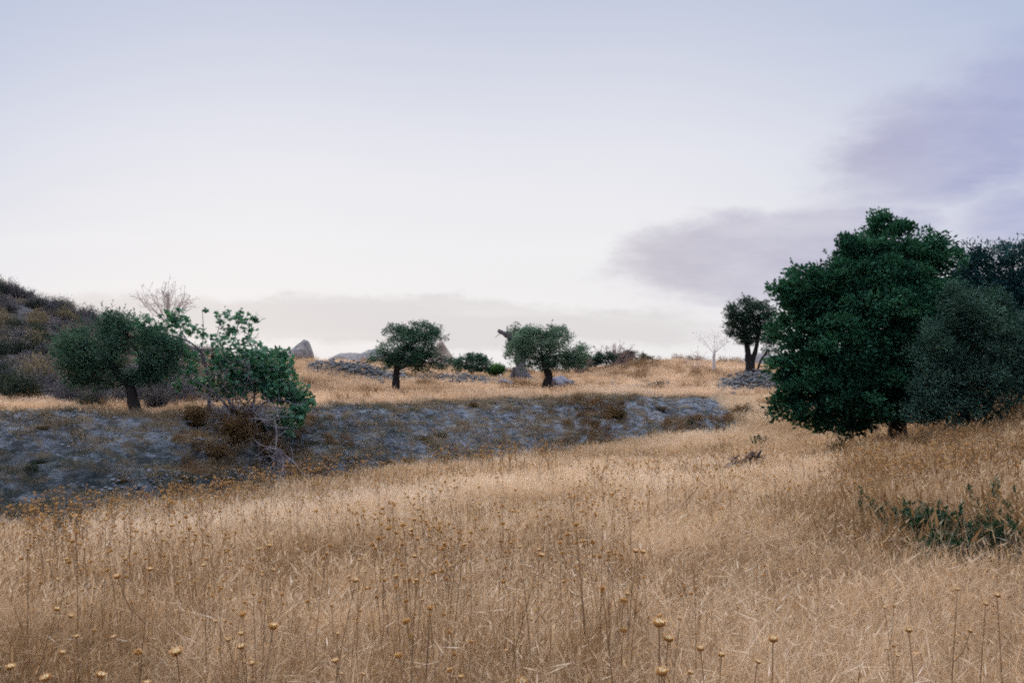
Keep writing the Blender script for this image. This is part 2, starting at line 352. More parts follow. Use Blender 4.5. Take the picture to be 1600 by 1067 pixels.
# ------------------------------------------------------------------ ground sheets
def build_ground():
    ys = [-30, -22, -15, -10, -6, -3, -1.5]
    y = -.5
    while y < 2600:
        ys.append(y)
        y += .09 if y < 9 else (y * .0105 if y < 62 else y * .045)
    ys = np.array(ys); nU = 520
    tt = np.linspace(-1, 1, nU); uu = np.sign(tt) * (.78 * np.abs(tt) + 1.4 * np.abs(tt) ** 5)
    XX = uu[None] * (np.maximum(ys, 0)[:, None] + 8); YY = np.repeat(ys[:, None], nU, 1)
    ZZ = height(XX, YY)
    V = np.stack([XX, YY, ZZ], 2).reshape(-1, 3)
    r, c = np.meshgrid(np.arange(len(ys) - 1), np.arange(nU - 1), indexing='ij'); i = (r * nU + c).ravel()
    Q = np.stack([i, i + 1, i + 1 + nU, i + nU], 1)
    cx = V[Q].mean(1); t, sd = bank(cx[:, 0], cx[:, 1])
    wob = .12 * (fbm(cx[:, 0] * .8, cx[:, 1] * .8, 77, 3) - .5)
    clay = (t > .02) & (t < 1.0 + wob) & (cx[:, 0] < 9.0 + 6 * wob)
    up = (t > .5) & ~clay
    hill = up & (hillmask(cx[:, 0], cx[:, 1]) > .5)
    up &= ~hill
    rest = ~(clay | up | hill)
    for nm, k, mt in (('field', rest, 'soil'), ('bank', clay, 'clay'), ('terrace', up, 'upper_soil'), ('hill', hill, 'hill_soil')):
        q = Q[k]; uq, inv = np.unique(q, return_inverse=True)
        tag(mk(nm, V[uq], [inv.reshape(q.shape)], M[mt], smooth=True), kind='structure')
def hillmask(x, y):
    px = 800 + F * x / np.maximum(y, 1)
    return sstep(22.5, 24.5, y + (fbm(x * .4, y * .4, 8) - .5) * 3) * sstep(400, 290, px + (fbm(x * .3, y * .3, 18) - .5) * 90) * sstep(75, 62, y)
build_ground()

# ------------------------------------------------------------------ grass tufts
PROTO = bpy.data.collections.new('tuft_shapes')
def ribbons(base, tip, mid, w, r, taper=.15):
    """curved blades: base, mid, tip (n,3); w widths"""
    n = len(base); a = r.uniform(0, 2 * np.pi, n); side = np.stack([np.cos(a), np.sin(a), np.zeros(n)], 1) * (w[:, None] / 2)
    m1 = .25 * base + .5 * mid + .25 * tip
    q1 = .5625 * base + .375 * mid + .0625 * tip; q3 = .0625 * base + .375 * mid + .5625 * tip
    V = np.stack([base - side, base + side, q1 - side * .95, q1 + side * .95, m1 - side * .8, m1 + side * .8, q3 - side * .5, q3 + side * .5, tip], 1).reshape(-1, 3)
    o = np.arange(n)[:, None] * 9
    quads = np.concatenate([o + [0, 1, 3, 2], o + [2, 3, 5, 4], o + [4, 5, 7, 6]]); tris = o + [6, 7, 8]
    return V, quads, tris
def tuft(name, n, R, h, w, seed, m, lean=.35, heads=.15, headw=4, matted=.25, linked=PROTO, curl=.35):
    r = rng(seed); rad = R * np.sqrt(r.uniform(0, 1, n)); a = r.uniform(0, 6.283, n)
    base = np.stack([rad * np.cos(a), rad * np.sin(a), np.full(n, -.04)], 1)
    hh = h * r.uniform(.45, 1.1, n) * (1 - .25 * (rad / R) ** 2)
    low = r.uniform(0, 1, n) < matted; hh = np.where(low, hh * .45, hh)
    la = r.uniform(0, 6.283, n) ; wind = .5
    ln = hh * np.abs(r.normal(0, lean, n)) * np.where(low, 2.2, 1)
    dr = np.stack([np.cos(la) * .8 + wind * .5, np.sin(la) * .8 + .1, np.zeros(n)], 1)
    tip = base + dr * ln[:, None]; tip[:, 2] += hh
    mid = base + dr * (ln * (.25 - curl * .3))[:, None]; mid[:, 2] += hh * (.62 + curl * .35)
    ww = w * r.uniform(.6, 1.3, n)
    V, q, t3 = ribbons(base, tip, mid, ww, r)
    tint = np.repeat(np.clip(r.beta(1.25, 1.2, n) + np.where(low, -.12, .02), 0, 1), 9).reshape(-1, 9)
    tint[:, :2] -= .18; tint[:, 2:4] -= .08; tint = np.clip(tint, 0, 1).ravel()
    k = np.where((r.uniform(0, 1, n) < heads) & ~low)[0]                 # ripe ears
    if len(k):
        b = tip[k]; dirv = tip[k] - mid[k]; dirv /= np.linalg.norm(dirv, axis=1)[:, None]
        L = (h * .13 * r.uniform(.6, 1.5, len(k)))[:, None]; a2 = r.uniform(0, 6.283, len(k))
        s = np.stack([np.cos(a2), np.sin(a2), np.zeros(len(k))], 1) * (w * headw / 2)
        HV = np.stack([b - dirv * L * .5, b + s, b + dirv * L, b - s], 1).reshape(-1, 3)
        hq = len(V) + np.arange(len(k))[:, None] * 4 + [0, 1, 2, 3]
        V = np.concatenate([V, HV]); q = np.concatenate([q, hq]); tint = np.concatenate([tint, np.repeat(r.uniform(.45, 1, len(k)), 4)])
    o = mk(name, V, [q, t3], m, parent=False, attrs={'tint': tint})
    if linked: linked.objects.link(o)
    return o
def coll(name, specs):
    c = bpy.data.collections.new(name)
    for i, s in enumerate(specs): tuft('tuft_%02d' % i, linked=c, **s)
    return c
def scatter(name, coll_, pts_, scl, tint, seed, nvar, label, tilt=.12, hs=None):
    """one stuff object: instances of tufts on points"""
    n = len(pts_); r = rng(seed)
    me = bpy.data.meshes.new(name); me.vertices.add(n); me.vertices.foreach_set('co', np.asarray(pts_, np.float32).ravel())
    rot = np.stack([r.normal(0, tilt, n), r.normal(0, tilt, n), r.normal(0, .7, n)], 1).astype(np.float32)
    S = np.stack([scl, scl, scl * (hs if hs is not None else 1)], 1).astype(np.float32)
    for nm, arr, ty, k in (('rot', rot, 'FLOAT_VECTOR', 'vector'), ('scl', S, 'FLOAT_VECTOR', 'vector')):
        at = me.attributes.new(nm, ty, 'POINT'); at.data.foreach_set(k, arr.ravel())
    at = me.attributes.new('itint', 'FLOAT', 'POINT'); at.data.foreach_set('value', np.asarray(tint, np.float32))
    at = me.attributes.new('vi', 'INT', 'POINT'); at.data.foreach_set('value', r.integers(0, nvar, n).astype(np.int32))
    o = bpy.data.objects.new(name, me); COL.objects.link(o)
    g = bpy.data.node_groups.new(name, 'GeometryNodeTree')
    g.interface.new_socket('Geometry', in_out='INPUT', socket_type='NodeSocketGeometry')
    g.interface.new_socket('Geometry', in_out='OUTPUT', socket_type='NodeSocketGeometry')
    N = NT(g); gi = N.node('NodeGroupInput'); go = N.node('NodeGroupOutput')
    ci = N.node('GeometryNodeCollectionInfo'); ci.inputs['Collection'].default_value = coll_
    ci.inputs['Separate Children'].default_value = True; ci.inputs['Reset Children'].default_value = True
    ip = N.node('GeometryNodeInstanceOnPoints'); ip.inputs['Pick Instance'].default_value = True
    def na(nm, ty):
        q = N.node('GeometryNodeInputNamedAttribute', data_type=ty); q.inputs[0].default_value = nm; return q.outputs[0]
    N.l.new(gi.outputs[0], ip.inputs['Points']); N.l.new(ci.outputs[0], ip.inputs['Instance'])
    N.l.new(na('vi', 'INT'), ip.inputs['Instance Index'])
    N.l.new(na('rot', 'FLOAT_VECTOR'), ip.inputs['Rotation']); N.l.new(na('scl', 'FLOAT_VECTOR'), ip.inputs['Scale'])
    N.l.new(ip.outputs[0], go.inputs[0])
    md = o.modifiers.new('tufts', 'NODES'); md.node_group = g
    return tag(o, label, name.replace('_', ' '), None, 'stuff')
def wedge(n, y0, y1, seed, uw=.66, pad=1.2, power=1.0):
    """random ground points over what the lens could see, even per square metre"""
    r = rng(seed); a = r.uniform(0, 1, n)
    y = np.sqrt(y0 * y0 + a * (y1 * y1 - y0 * y0)) if power == 1 else y0 + (y1 - y0) * a
    x = r.uniform(-1, 1, n) * (uw * y + pad)
    return x, y
def put(x, y, dz=0.0): return np.stack([x, y, height(x, y) + dz], 1)

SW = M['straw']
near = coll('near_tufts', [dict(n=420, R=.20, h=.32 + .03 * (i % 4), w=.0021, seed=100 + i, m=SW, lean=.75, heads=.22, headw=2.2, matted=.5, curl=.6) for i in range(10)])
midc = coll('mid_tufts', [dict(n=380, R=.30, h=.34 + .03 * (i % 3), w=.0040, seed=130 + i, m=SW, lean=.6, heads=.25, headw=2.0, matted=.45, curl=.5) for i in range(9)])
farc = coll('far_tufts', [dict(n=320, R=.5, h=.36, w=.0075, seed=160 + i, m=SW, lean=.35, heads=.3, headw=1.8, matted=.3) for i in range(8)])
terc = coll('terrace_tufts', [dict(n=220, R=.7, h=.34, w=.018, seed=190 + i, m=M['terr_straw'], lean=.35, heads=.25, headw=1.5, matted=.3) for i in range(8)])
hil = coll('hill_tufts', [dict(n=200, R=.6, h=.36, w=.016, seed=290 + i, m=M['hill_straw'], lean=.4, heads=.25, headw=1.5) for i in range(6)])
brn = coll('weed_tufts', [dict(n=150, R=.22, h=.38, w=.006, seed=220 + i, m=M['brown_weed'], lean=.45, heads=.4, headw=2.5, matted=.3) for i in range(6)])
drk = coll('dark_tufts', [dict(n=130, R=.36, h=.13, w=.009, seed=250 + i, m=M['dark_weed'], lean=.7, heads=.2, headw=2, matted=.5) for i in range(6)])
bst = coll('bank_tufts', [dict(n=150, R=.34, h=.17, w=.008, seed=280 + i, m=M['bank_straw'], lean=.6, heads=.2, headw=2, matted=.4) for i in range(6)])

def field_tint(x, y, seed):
    """patches of browner and of bleached grass, plus painted shade near and left"""
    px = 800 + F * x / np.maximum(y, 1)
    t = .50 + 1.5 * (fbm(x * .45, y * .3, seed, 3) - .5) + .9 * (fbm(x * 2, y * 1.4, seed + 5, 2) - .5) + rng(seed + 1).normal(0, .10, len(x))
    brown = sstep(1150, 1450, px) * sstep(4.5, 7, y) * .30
    return np.clip(t - brown - .14 * sstep(6.5, 3.0, y) - .12 * sstep(500, 100, px) * sstep(9, 5, y) + .16 * sstep(10, 20, y) * sstep(500, 800, px) * sstep(1350, 1100, px), 0, 1)  # nearest and lower-left grass tinted darker: corner shade painted into the colour
def on_field(x, y):
    t, sd = bank(x, y); return t < .03 + .10 * fbm(x * 1.3, y * 1.3, 31)
x, y = wedge(1500, 1.3, 5.5, 1, .70, .6); k = on_field(x, y); x, y = x[k], y[k]
A = [(near, x, y, rng(2).uniform(.8, 1.25, len(x)))]
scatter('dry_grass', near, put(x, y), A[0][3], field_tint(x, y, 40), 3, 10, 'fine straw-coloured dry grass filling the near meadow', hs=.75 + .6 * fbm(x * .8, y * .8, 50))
x, y = wedge(5200, 5.0, 15, 4); k = on_field(x, y); x, y = x[k], y[k]
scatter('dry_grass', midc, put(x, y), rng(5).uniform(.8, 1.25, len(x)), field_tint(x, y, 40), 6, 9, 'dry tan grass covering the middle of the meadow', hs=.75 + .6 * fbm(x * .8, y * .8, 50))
x, y = wedge(6500, 14, 36, 7); k = on_field(x, y) | ((bank(x, y)[0] < 1.3) & (x > 8.2)); x, y = x[k], y[k]
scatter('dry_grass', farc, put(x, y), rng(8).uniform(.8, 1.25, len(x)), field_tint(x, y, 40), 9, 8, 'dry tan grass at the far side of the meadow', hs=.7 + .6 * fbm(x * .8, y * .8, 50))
arc = coll('arching_tufts', [dict(n=46, R=.16, h=.42 + .04 * (i % 3), w=.0030, seed=170 + i, m=SW, lean=1.0, heads=.35, headw=1.8, matted=.1, curl=1.0) for i in range(8)])
x, y = wedge(1500, 1.6, 10, 47); k = on_field(x, y) & (fbm(x * .9, y * .9, 48, 2) > .46); x, y = x[k], y[k]
scatter('dry_grass', arc, put(x, y), rng(49).uniform(.7, 1.25, len(x)), rng(50).uniform(.5, 1, len(x)), 51, 8, 'long pale arching grass stalks among the meadow grass', tilt=.25)
x, y = wedge(3000, 2.2, 10, 52, .68); px = 800 + F * x / y
k = on_field(x, y) & (fbm(x * 1.1, y * .8, 83, 3) > .47 + .08 * sstep(900, 1100, px)); x, y = x[k], y[k]
fine = coll('fine_weed_tufts', [dict(n=60, R=.13, h=.46, w=.0032, seed=240 + i, m=M['brown_weed'], lean=.28, heads=.6, headw=2.2, matted=.15) for i in range(6)])
scatter('weeds', fine, put(x, y), rng(53).uniform(.6, 1.15, len(x)), rng(54).uniform(.5, 1, len(x)), 55, 6, 'upright brown dead stalks mixed into the near meadow grass', hs=1.1)
x, y = wedge(2600, 6, 21, 56, .68); px = 800 + F * x / y; k = (px > 1320) & (px < 1700) & (fbm(x, y, 57, 2) > .42); x, y = x[k], y[k]
scatter('weeds', brn, put(x, y), rng(58).uniform(.9, 1.8, len(x)), rng(59).uniform(.4, 1, len(x)), 60, 6, 'taller brown weeds on the rise under the trees at the right')
# terrace grass
x, y = wedge(16000, 15, 70, 10); t, sd = bank(x, y)
k = (t > .97 + .12 * (fbm(x * 1.1, y * 1.1, 12) - .5)) & (hillmask(x, y) < .4 + .9 * (fbm(x, y, 44) - .5))
x, y = x[k], y[k]; tn = np.clip(.74 + 1.0 * (fbm(x * .35, y * .35, 60, 3) - .5), 0, 1)
scatter('dry_grass', terc, put(x, y), rng(11).uniform(.5, 1.1, len(x)) * (.45 + .55 * sstep(18, 34, y)), tn, 12, 8, 'bright straw grass over the upper terrace and ridge', hs=.55 + .8 * fbm(x * .8, y * .8, 52))
x, y = wedge(5200, 16, 66, 17); t, sd = bank(x, y)
k = (t > 1.05) & (fbm(x * .5, y * .22, 18, 3) > .57) & (hillmask(x, y) < .2) & (x > -16); x, y = x[k], y[k]
scatter('weeds', brn, put(x, y), rng(19).uniform(.5, 1.1, len(x)) * (.6 + .02 * y), rng(16).uniform(.2, 1, len(x)), 15, 6, 'brown withered weeds in bands across the upper terrace')
# hill grass patches
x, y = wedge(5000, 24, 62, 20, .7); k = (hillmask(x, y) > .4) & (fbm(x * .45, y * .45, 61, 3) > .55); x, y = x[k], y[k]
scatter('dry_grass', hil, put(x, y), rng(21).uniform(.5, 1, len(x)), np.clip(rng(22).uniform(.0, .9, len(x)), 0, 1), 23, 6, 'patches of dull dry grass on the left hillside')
# bank: straw patches, brown weeds, dark ground cover
x, y = wedge(26000, 10, 38, 30); t, sd = bank(x, y); px = 800 + F * x / y
k = (t > .02) & (t < 1.02) & (x < 8.8)
x, y, t, px = x[k], y[k], t[k], px[k]
nz = fbm(x * 1.0 + t * 2.2, y * .5 + t * 3.0, 70, 4)
rr = rng(300).uniform(0, 1, len(x))
k = (rr < .14 + .80 * sstep(.42, .58, nz - .04 * sstep(600, 200, px) + .03 * sstep(850, 1000, px) + .045 * sstep(520, 800, px))) | (t > .95) | (t < .06)
k &= ~((px > 975) & (px < 1150) & (t > .40) & (t < .96) & (fbm(x * 1.2, y * 1.2, 72) > .32))
xs, ys = x[k], y[k]
scatter('dry_grass', bst, put(xs, ys), rng(31).uniform(.35, 1.1, len(xs)), np.clip(rng(32).uniform(0, .8, len(xs)) - .25 * sstep(500, 100, px[k]), 0, 1), 33, 6, 'patches of dry grass growing down the grey clay bank')
nz2 = fbm(x * .7 + 9 + t * 1.2, y * .5 + t * 3.0, 73, 3)
k = rng(301).uniform(0, 1, len(x)) < .45 * sstep(.44, .60, nz2) + .55 * sstep(700, 250, px) * sstep(.75, .45, t) * sstep(.40, .52, nz2)
xs, ys = x[k], y[k]
scatter('weeds', drk, put(xs, ys), rng(34).uniform(.3, .9, len(xs)), rng(35).uniform(0, 1, len(xs)) ** 1.5, 36, 6, 'low dark weeds creeping in streaks across the clay bank')
k = (px > 270) & (px < 560) & (t > .05) & (t < .75) & (rng(37).uniform(0, 1, len(x)) < .35) | ((px > 1040) & (t > .0) & (t < .45) & (rng(38).uniform(0, 1, len(x)) < .6)) | ((rng(36).uniform(0, 1, len(x)) < .5 * np.exp(-((px - 930) / 50) ** 2)) & (t < .8))
xs, ys = x[k], y[k]
scatter('weeds', brn, put(xs, ys), rng(39).uniform(.4, 1.0, len(xs)) * .8, rng(40).uniform(0, .8, len(xs)), 41, 6, 'brown withered weeds on the bank below the fig and at its far end')
# brown dried weeds in the meadow, mostly to the right
x, y = wedge(3600, 6.0, 26, 42); px = 800 + F * x / y
k = on_field(x, y) & (fbm(x * .9, y * .9, 80, 3) > .56 - .13 * sstep(1100, 1450, px)); x, y = x[k], y[k]
scatter('weeds', brn, put(x, y), rng(43).uniform(.5, 1.15, len(x)), rng(44).uniform(.35, 1, len(x)), 45, 6, 'thin brown dried weeds among the meadow grass')

# loose clods and stones on the clay
def clods():
    import bmesh
    c = bpy.data.collections.new('clod_shapes'); r = rng(910)
    for i in range(8):
        bm = bmesh.new(); bmesh.ops.create_icosphere(bm, subdivisions=2, radius=1); V = []; F_ = []; n0 = 0
        S = np.array([v.co[:] for v in bm.verts]); Fc = np.array([[v.index for v in f.verts] for f in bm.faces]); bm.free()
        for j in range(14):
            sz = .008 + .022 * r.uniform() ** 2.5; v = S * (1 + .5 * (fbm(S[:, 0] * 1.8 + j, S[:, 1] * 1.8 + S[:, 2], i * 9 + j, 2)[:, None] - .5)) * sz * [r.uniform(.8, 1.5), 1, r.uniform(.5, .8)]
            V.append(v + [r.normal(0, .22), r.normal(0, .22), sz * .2]); F_.append(Fc + n0); n0 += len(S)
        o = mk('clod_%02d' % i, np.concatenate(V), [np.concatenate(F_)], M['clod'], parent=False); c.objects.link(o)
    x, y = wedge(12000, 10, 38, 911); t, sd = bank(x, y); k = (t > .03) & (t < .98) & (x < 8.8) & (fbm(x * 1.3, y * .9, 912, 3) > .50); x, y = x[k], y[k]
    scatter('rubble', c, put(x, y), rng(913).uniform(.6, 1.5, len(x)), rng(914).uniform(0, 1, len(x)), 915, 8, 'loose clods and small stones lying on the clay bank')
M['clod'] = rockmat('clod', (.09, .10, .125), (.235, .265, .315))
clods()

# ------------------------------------------------------------------ tubes and leaves
def smoothline(p, n):
    p = np.asarray(p, float); m = len(p)
    if m < 3: 
        t = np.linspace(0, 1, n)[:, None]; return p[0] * (1 - t) + p[-1] * t
    t = np.linspace(0, m - 1, n); i = np.clip(t.astype(int), 0, m - 2); f = (t - i)[:, None]
    pm = np.concatenate([[2 * p[0] - p[1]], p, [2 * p[-1] - p[-2]]])
    a, b, c, e = pm[i], pm[i + 1], pm[i + 2], pm[i + 3]
    return .5 * (2 * b + (c - a) * f + (2 * a - 5 * b + 4 * c - e) * f * f + (3 * b - 3 * c + e - a) * f ** 3)
class Tubes:
    def __init__(s): s.V = []; s.Q = []; s.n = 0
    def add(s, line, r0, r1, k=6, r=None, rough=0.0, flare=0.0, seg=None, steps=None):
        L = smoothline(line, steps or max(3, 3 * len(line))); n = len(L)
        tan = np.gradient(L, axis=0); tan /= np.linalg.norm(tan, axis=1)[:, None] + 1e-9
        ref = np.array([.3, .9, .2]); A_ = np.cross(tan, ref); A_ /= np.linalg.norm(A_, axis=1)[:, None] + 1e-9; B_ = np.cross(tan, A_)
        tt = np.linspace(0, 1, n); rad = r0 + (r1 - r0) * tt ** .8 + flare * np.exp(-tt * 9)
        a = np.linspace(0, 2 * np.pi, k, endpoint=False)
        rr = rad[:, None] * np.ones(k)
        if rough and r is not None:
            lob = 1 + rough * np.sin(a * 3 + r.uniform(0, 6))[None] * (.4 + .6 * np.exp(-tt * 4))[:, None] + rough * .6 * r.normal(0, 1, (n, k)); rr = rr * lob
        V = L[:, None] + rr[..., None] * (np.cos(a)[None, :, None] * A_[:, None] + np.sin(a)[None, :, None] * B_[:, None])
        i, j = np.meshgrid(np.arange(n - 1), np.arange(k), indexing='ij'); j2 = (j + 1) % k
        Q = np.stack([i * k + j, i * k + j2, (i + 1) * k + j2, (i + 1) * k + j], 2).reshape(-1, 4) + s.n
        s.V.append(V.reshape(-1, 3)); s.Q.append(Q); s.n += n * k
        return L
    def obj(s, name, m, parent=None, smooth=True): return mk(name, np.concatenate(s.V), [np.concatenate(s.Q)], m, parent, smooth)
def unit(v): return v / (np.linalg.norm(v, axis=-1, keepdims=True) + 1e-9)
def leaves(C, D, L, Wd, r, tint):
    """rhombic leaves at C pointing along D"""
    n = len(C); S = unit(np.cross(D, r.normal(0, 1, (n, 3)))); L = L[:, None]; Wd = Wd[:, None]
    N_ = np.cross(D, S)
    V = np.stack([C, C + D * L * .5 + S * Wd * .5 + N_ * Wd * .12, C + D * L, C + D * L * .5 - S * Wd * .5 + N_ * Wd * .12], 1).reshape(-1, 3)
    return V, np.arange(n)[:, None] * 4 + [0, 1, 2, 3], np.repeat(tint, 4)
def crown_pts(lobes, dist, nclump, r, shell=.55, squash=1.0, bounds=None):
    """clump centres through the outer part of each lobe; lobes: px,py,rx,ry[,doff][,weight]"""
    s = dist / F; out_, own = [], []
    vol = np.array([l[2] * l[3] for l in lobes], float); cnt = np.maximum(3, (vol / vol.sum() * nclump)).astype(int)
    for li, l in enumerate(lobes):
        doff = l[4] if len(l) > 4 else 0
        c = P(l[0], l[1], dist); c[1] += doff; n = cnt[li]
        v = unit(r.normal(0, 1, (n, 3))); rad = r.uniform(shell ** 3, 1, n) ** (1 / 3)
        v = v * (rad * (.72 + .56 * fbm(v[:, 0] * 2.2 + 7 * li, v[:, 2] * 2.2 + v[:, 1] * 1.7, 900 + li, 2)))[:, None] * np.array([l[2] * s, min(l[2], l[3] * 1.3) * s * squash, l[3] * s]); out_.append(c + v); own.append(np.tile(c, (n, 1)))
    return np.concatenate(out_), np.concatenate(own)
def make_tree(name, base, dist, lobes, trunks, nclump, perclump, leaf, rc, mleaf, mbark, label, cat='tree', group=None, seed=1,
              flat=.7, limb=.03, shell=.5, hole=.0, up=.3, sprout=0.05, barkrough=.12, droop=0.0):
    r = rng(seed); bp = P(*base, dist) if len(base) == 2 else np.array(base)
    bp[2] = hz(bp[0], bp[1]) - .05
    root = thing(name, bp, label, cat, group); O = bp
    T = Tubes(); ends = []
    for tr in trunks:        # tr: list of (px,py[,doff]) , r0, r1
        ln = []
        for q in tr[0]:
            p = P(q[0], q[1], dist); p[1] += q[2] if len(q) > 2 else 0; ln.append(p - O)
        if tr[0][0][1] >= base[1] - 14: ln[0][2] = -.1
        L = T.add(ln, tr[1], tr[2], 12, r, barkrough, flare=tr[3] if len(tr) > 3 else 0, steps=4 * len(ln)); ends.append(L[-1])
    s = dist / F; ends = np.array(ends)
    C, own = crown_pts(lobes, dist, nclump, r, shell); C -= O; own -= O
    if hole:
        k = fbm(C[:, 0] / (rc * 3) + C[:, 1] * .7, C[:, 2] / (rc * 3) + C[:, 1] * .9, seed + 3, 2) > hole; C, own = C[k], own[k]
    lc = np.array([P(l[0], l[1], dist) + [0, (l[4] if len(l) > 4 else 0), 0] for l in lobes]) - O
    for c in lc:
        e = ends[np.argmin(np.linalg.norm(ends - c, axis=1))]; mid = (e + c) / 2 + r.normal(0, .08, 3) * np.linalg.norm(c - e)
        T.add([e, mid, c], limb, limb * .45, 6, r, .08)
    for i in r.choice(len(C), min(len(C), 160), replace=False):
        c = C[i]; o_ = own[i]; T.add([o_, (o_ + c) / 2 + r.normal(0, .05, 3), c], limb * .35, limb * .12, 4)
    T.obj('trunk', M[mbark], root)
    n = len(C); per = r.poisson(perclump, n) + 2; ci = np.repeat(np.arange(n), per); N_ = len(ci)
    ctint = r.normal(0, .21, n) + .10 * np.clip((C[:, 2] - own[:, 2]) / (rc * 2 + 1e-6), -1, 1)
    off = unit(r.normal(0, 1, (N_, 3))) * (r.uniform(0, 1, N_) ** .5)[:, None] * rc * r.uniform(.6, 1.3, n)[ci][:, None]; off[:, 2] *= flat
    pts_ = C[ci] + off
    outd = unit(C - own)[ci]
    D = unit(outd * .6 + unit(off) * .6 + r.normal(0, .7, (N_, 3)) + [0, 0, up - droop])
    tint = np.clip(.45 + ctint[ci] + r.normal(0, .17, N_), 0, 1)
    Lf = leaf * r.uniform(.6, 1.35, N_)
    V, Q, ti = leaves(pts_, D, Lf, Lf * (.55 if 'oak' in mleaf or 'green' in mleaf else .34), r, tint)
    # thin shoots that break the outline
    if sprout:
        k = r.choice(n, max(4, int(n * sprout)), replace=False); sh = Tubes()
        for i in k:
            dv = unit(unit(C[i] - own[i]) + [0, 0, .7]); L_ = rc * r.uniform(1.0, 1.7); m_ = 14
            tt = r.uniform(0.2, 1, m_)[:, None]; pp = C[i] + dv * L_ * tt; DD = unit(dv + r.normal(0, .6, (m_, 3)))
            v2, q2, t2 = leaves(pp, DD, leaf * r.uniform(.6, 1.1, m_), leaf * .4 * np.ones(m_), r, np.clip(r.normal(.45, .15, m_), 0, 1))
            Q = np.concatenate([Q, q2 + len(V)]); V = np.concatenate([V, v2]); ti = np.concatenate([ti, t2])
    mk('crown', V, [Q], M[mleaf], root, attrs={'tint': ti})
    return root

# the great oak
make_tree('oak_tree', (1405, 700), 20, [(1390, 408, 72, 58), (1336, 428, 54, 52, -.3), (1445, 425, 52, 55, .2), (1268, 462, 50, 46), (1350, 500, 110, 85, 0), (1262, 535, 54, 58, .2),
          (1440, 520, 70, 75, .3), (1275, 600, 55, 50, -.3), (1350, 600, 85, 62, -.5), (1238, 632, 32, 24), (1305, 650, 45, 26, -.4), (1425, 590, 45, 50, .4), (1387, 352, 24, 20),
          (1470, 398, 26, 22), (1230, 462, 18, 18, -.2), (1222, 445, 10, 10), (1362, 632, 44, 26), (1320, 385, 18, 14), (1295, 440, 26, 24), (1400, 470, 80, 50, -.5), (1320, 540, 80, 60, -.5), (1220, 575, 18, 22)],
          [([(1405, 700), (1403, 660), (1400, 610), (1392, 540, .1), (1388, 450, .1)], .21, .07, .12), ([(1400, 615), (1360, 560, -.3), (1310, 500, -.3)], .09, .04), ([(1400, 600), (1440, 540, .3), (1455, 470, .3)], .08, .035),
           ([(1401, 640), (1340, 620, -.3), (1270, 600, -.3)], .07, .03)],
          1450, 95, .088, .25, 'oak', 'bark_dark', 'large dark green oak with a broad full crown, biggest tree on the right', seed=3, flat=.62, limb=.045, shell=.45, hole=.27, sprout=.12)
# far right: dark blue-green tree behind, and a duller olive in front of it
make_tree('broadleaf_tree', (1590, 655), 25, [(1545, 425, 46, 42), (1500, 460, 34, 40), (1600, 430, 50, 46), (1570, 500, 70, 70), (1640, 500, 70, 90), (1600, 590, 80, 60, .5), (1525, 400, 18, 16), (1580, 395, 16, 10), (1660, 420, 40, 40), (1500, 520, 40, 60, .6)],
          [([(1590, 655), (1585, 600), (1580, 520)], .25, .12, .1)],
          800, 90, .10, .34, 'pine_dark', 'bark_dark', 'dark blue-green bushy tree at the right edge behind the grey olive', seed=5, limb=.06, shell=.6, hole=.28, sprout=.16)
make_tree('olive_tree', (1515, 690), 17.5, [(1512, 495, 46, 44), (1500, 463, 22, 20), (1466, 545, 40, 46), (1475, 600, 44, 46), (1548, 540, 50, 60), (1530, 600, 60, 50), (1440, 605, 26, 34, -.2), (1500, 645, 66, 26, -.3), (1430, 640, 20, 18, -.3), (1590, 610, 50, 40), (1575, 500, 36, 44, .4), (1620, 560, 50, 66, .3), (1560, 470, 22, 20, .3)],
          [([(1515, 690), (1512, 640), (1505, 580)], .13, .06, .08), ([(1520, 690), (1545, 630), (1565, 570)], .10, .04)],
          800, 95, .064, .20, 'olive_shade', 'bark_dark', 'dull grey-green olive tree on the right overlapping the big oak', seed=7, limb=.03, shell=.45, hole=.32, flat=.9, sprout=.16)
# middle trees on the terrace
make_tree('olive_tree', (620, 613), 38, [(637, 542, 46, 31), (602, 553, 24, 24), (664, 532, 28, 27), (688, 560, 20, 17), (650, 517, 34, 14), (660, 566, 34, 13), (615, 522, 20, 12), (630, 560, 40, 18), (672, 515, 12, 11)],
          [([(620, 613), (619, 592), (622, 570), (632, 552)], .17, .10, .10), ([(621, 578), (640, 568), (655, 560)], .07, .04)],
          330, 75, .085, .26, 'olive', 'bark_dark', 'round dark green olive tree with a single straight dark trunk behind the tumbled wall', seed=11, limb=.05, shell=.6, hole=.24, sprout=.12)
make_tree('olive_tree', (856, 612), 39, [(832, 536, 34, 25), (862, 540, 44, 29), (815, 552, 21, 22), (890, 553, 32, 21), (850, 521, 34, 12), (880, 569, 28, 10), (907, 560, 17, 15), (835, 570, 28, 11)],
          [([(857, 614), (854, 600), (858, 588), (853, 575), (850, 560)], .20, .13, .20), ([(866, 615, -.1), (862, 606), (857, 598)], .12, .08), ([(848, 614, -.1), (852, 604), (855, 596)], .10, .08)],
          340, 80, .085, .25, 'olive_grey', 'bark_dark', 'silvery grey-green olive tree with twisted dark trunk and spreading roots in the middle', seed=13, limb=.05, shell=.6, hole=.24, sprout=.08)
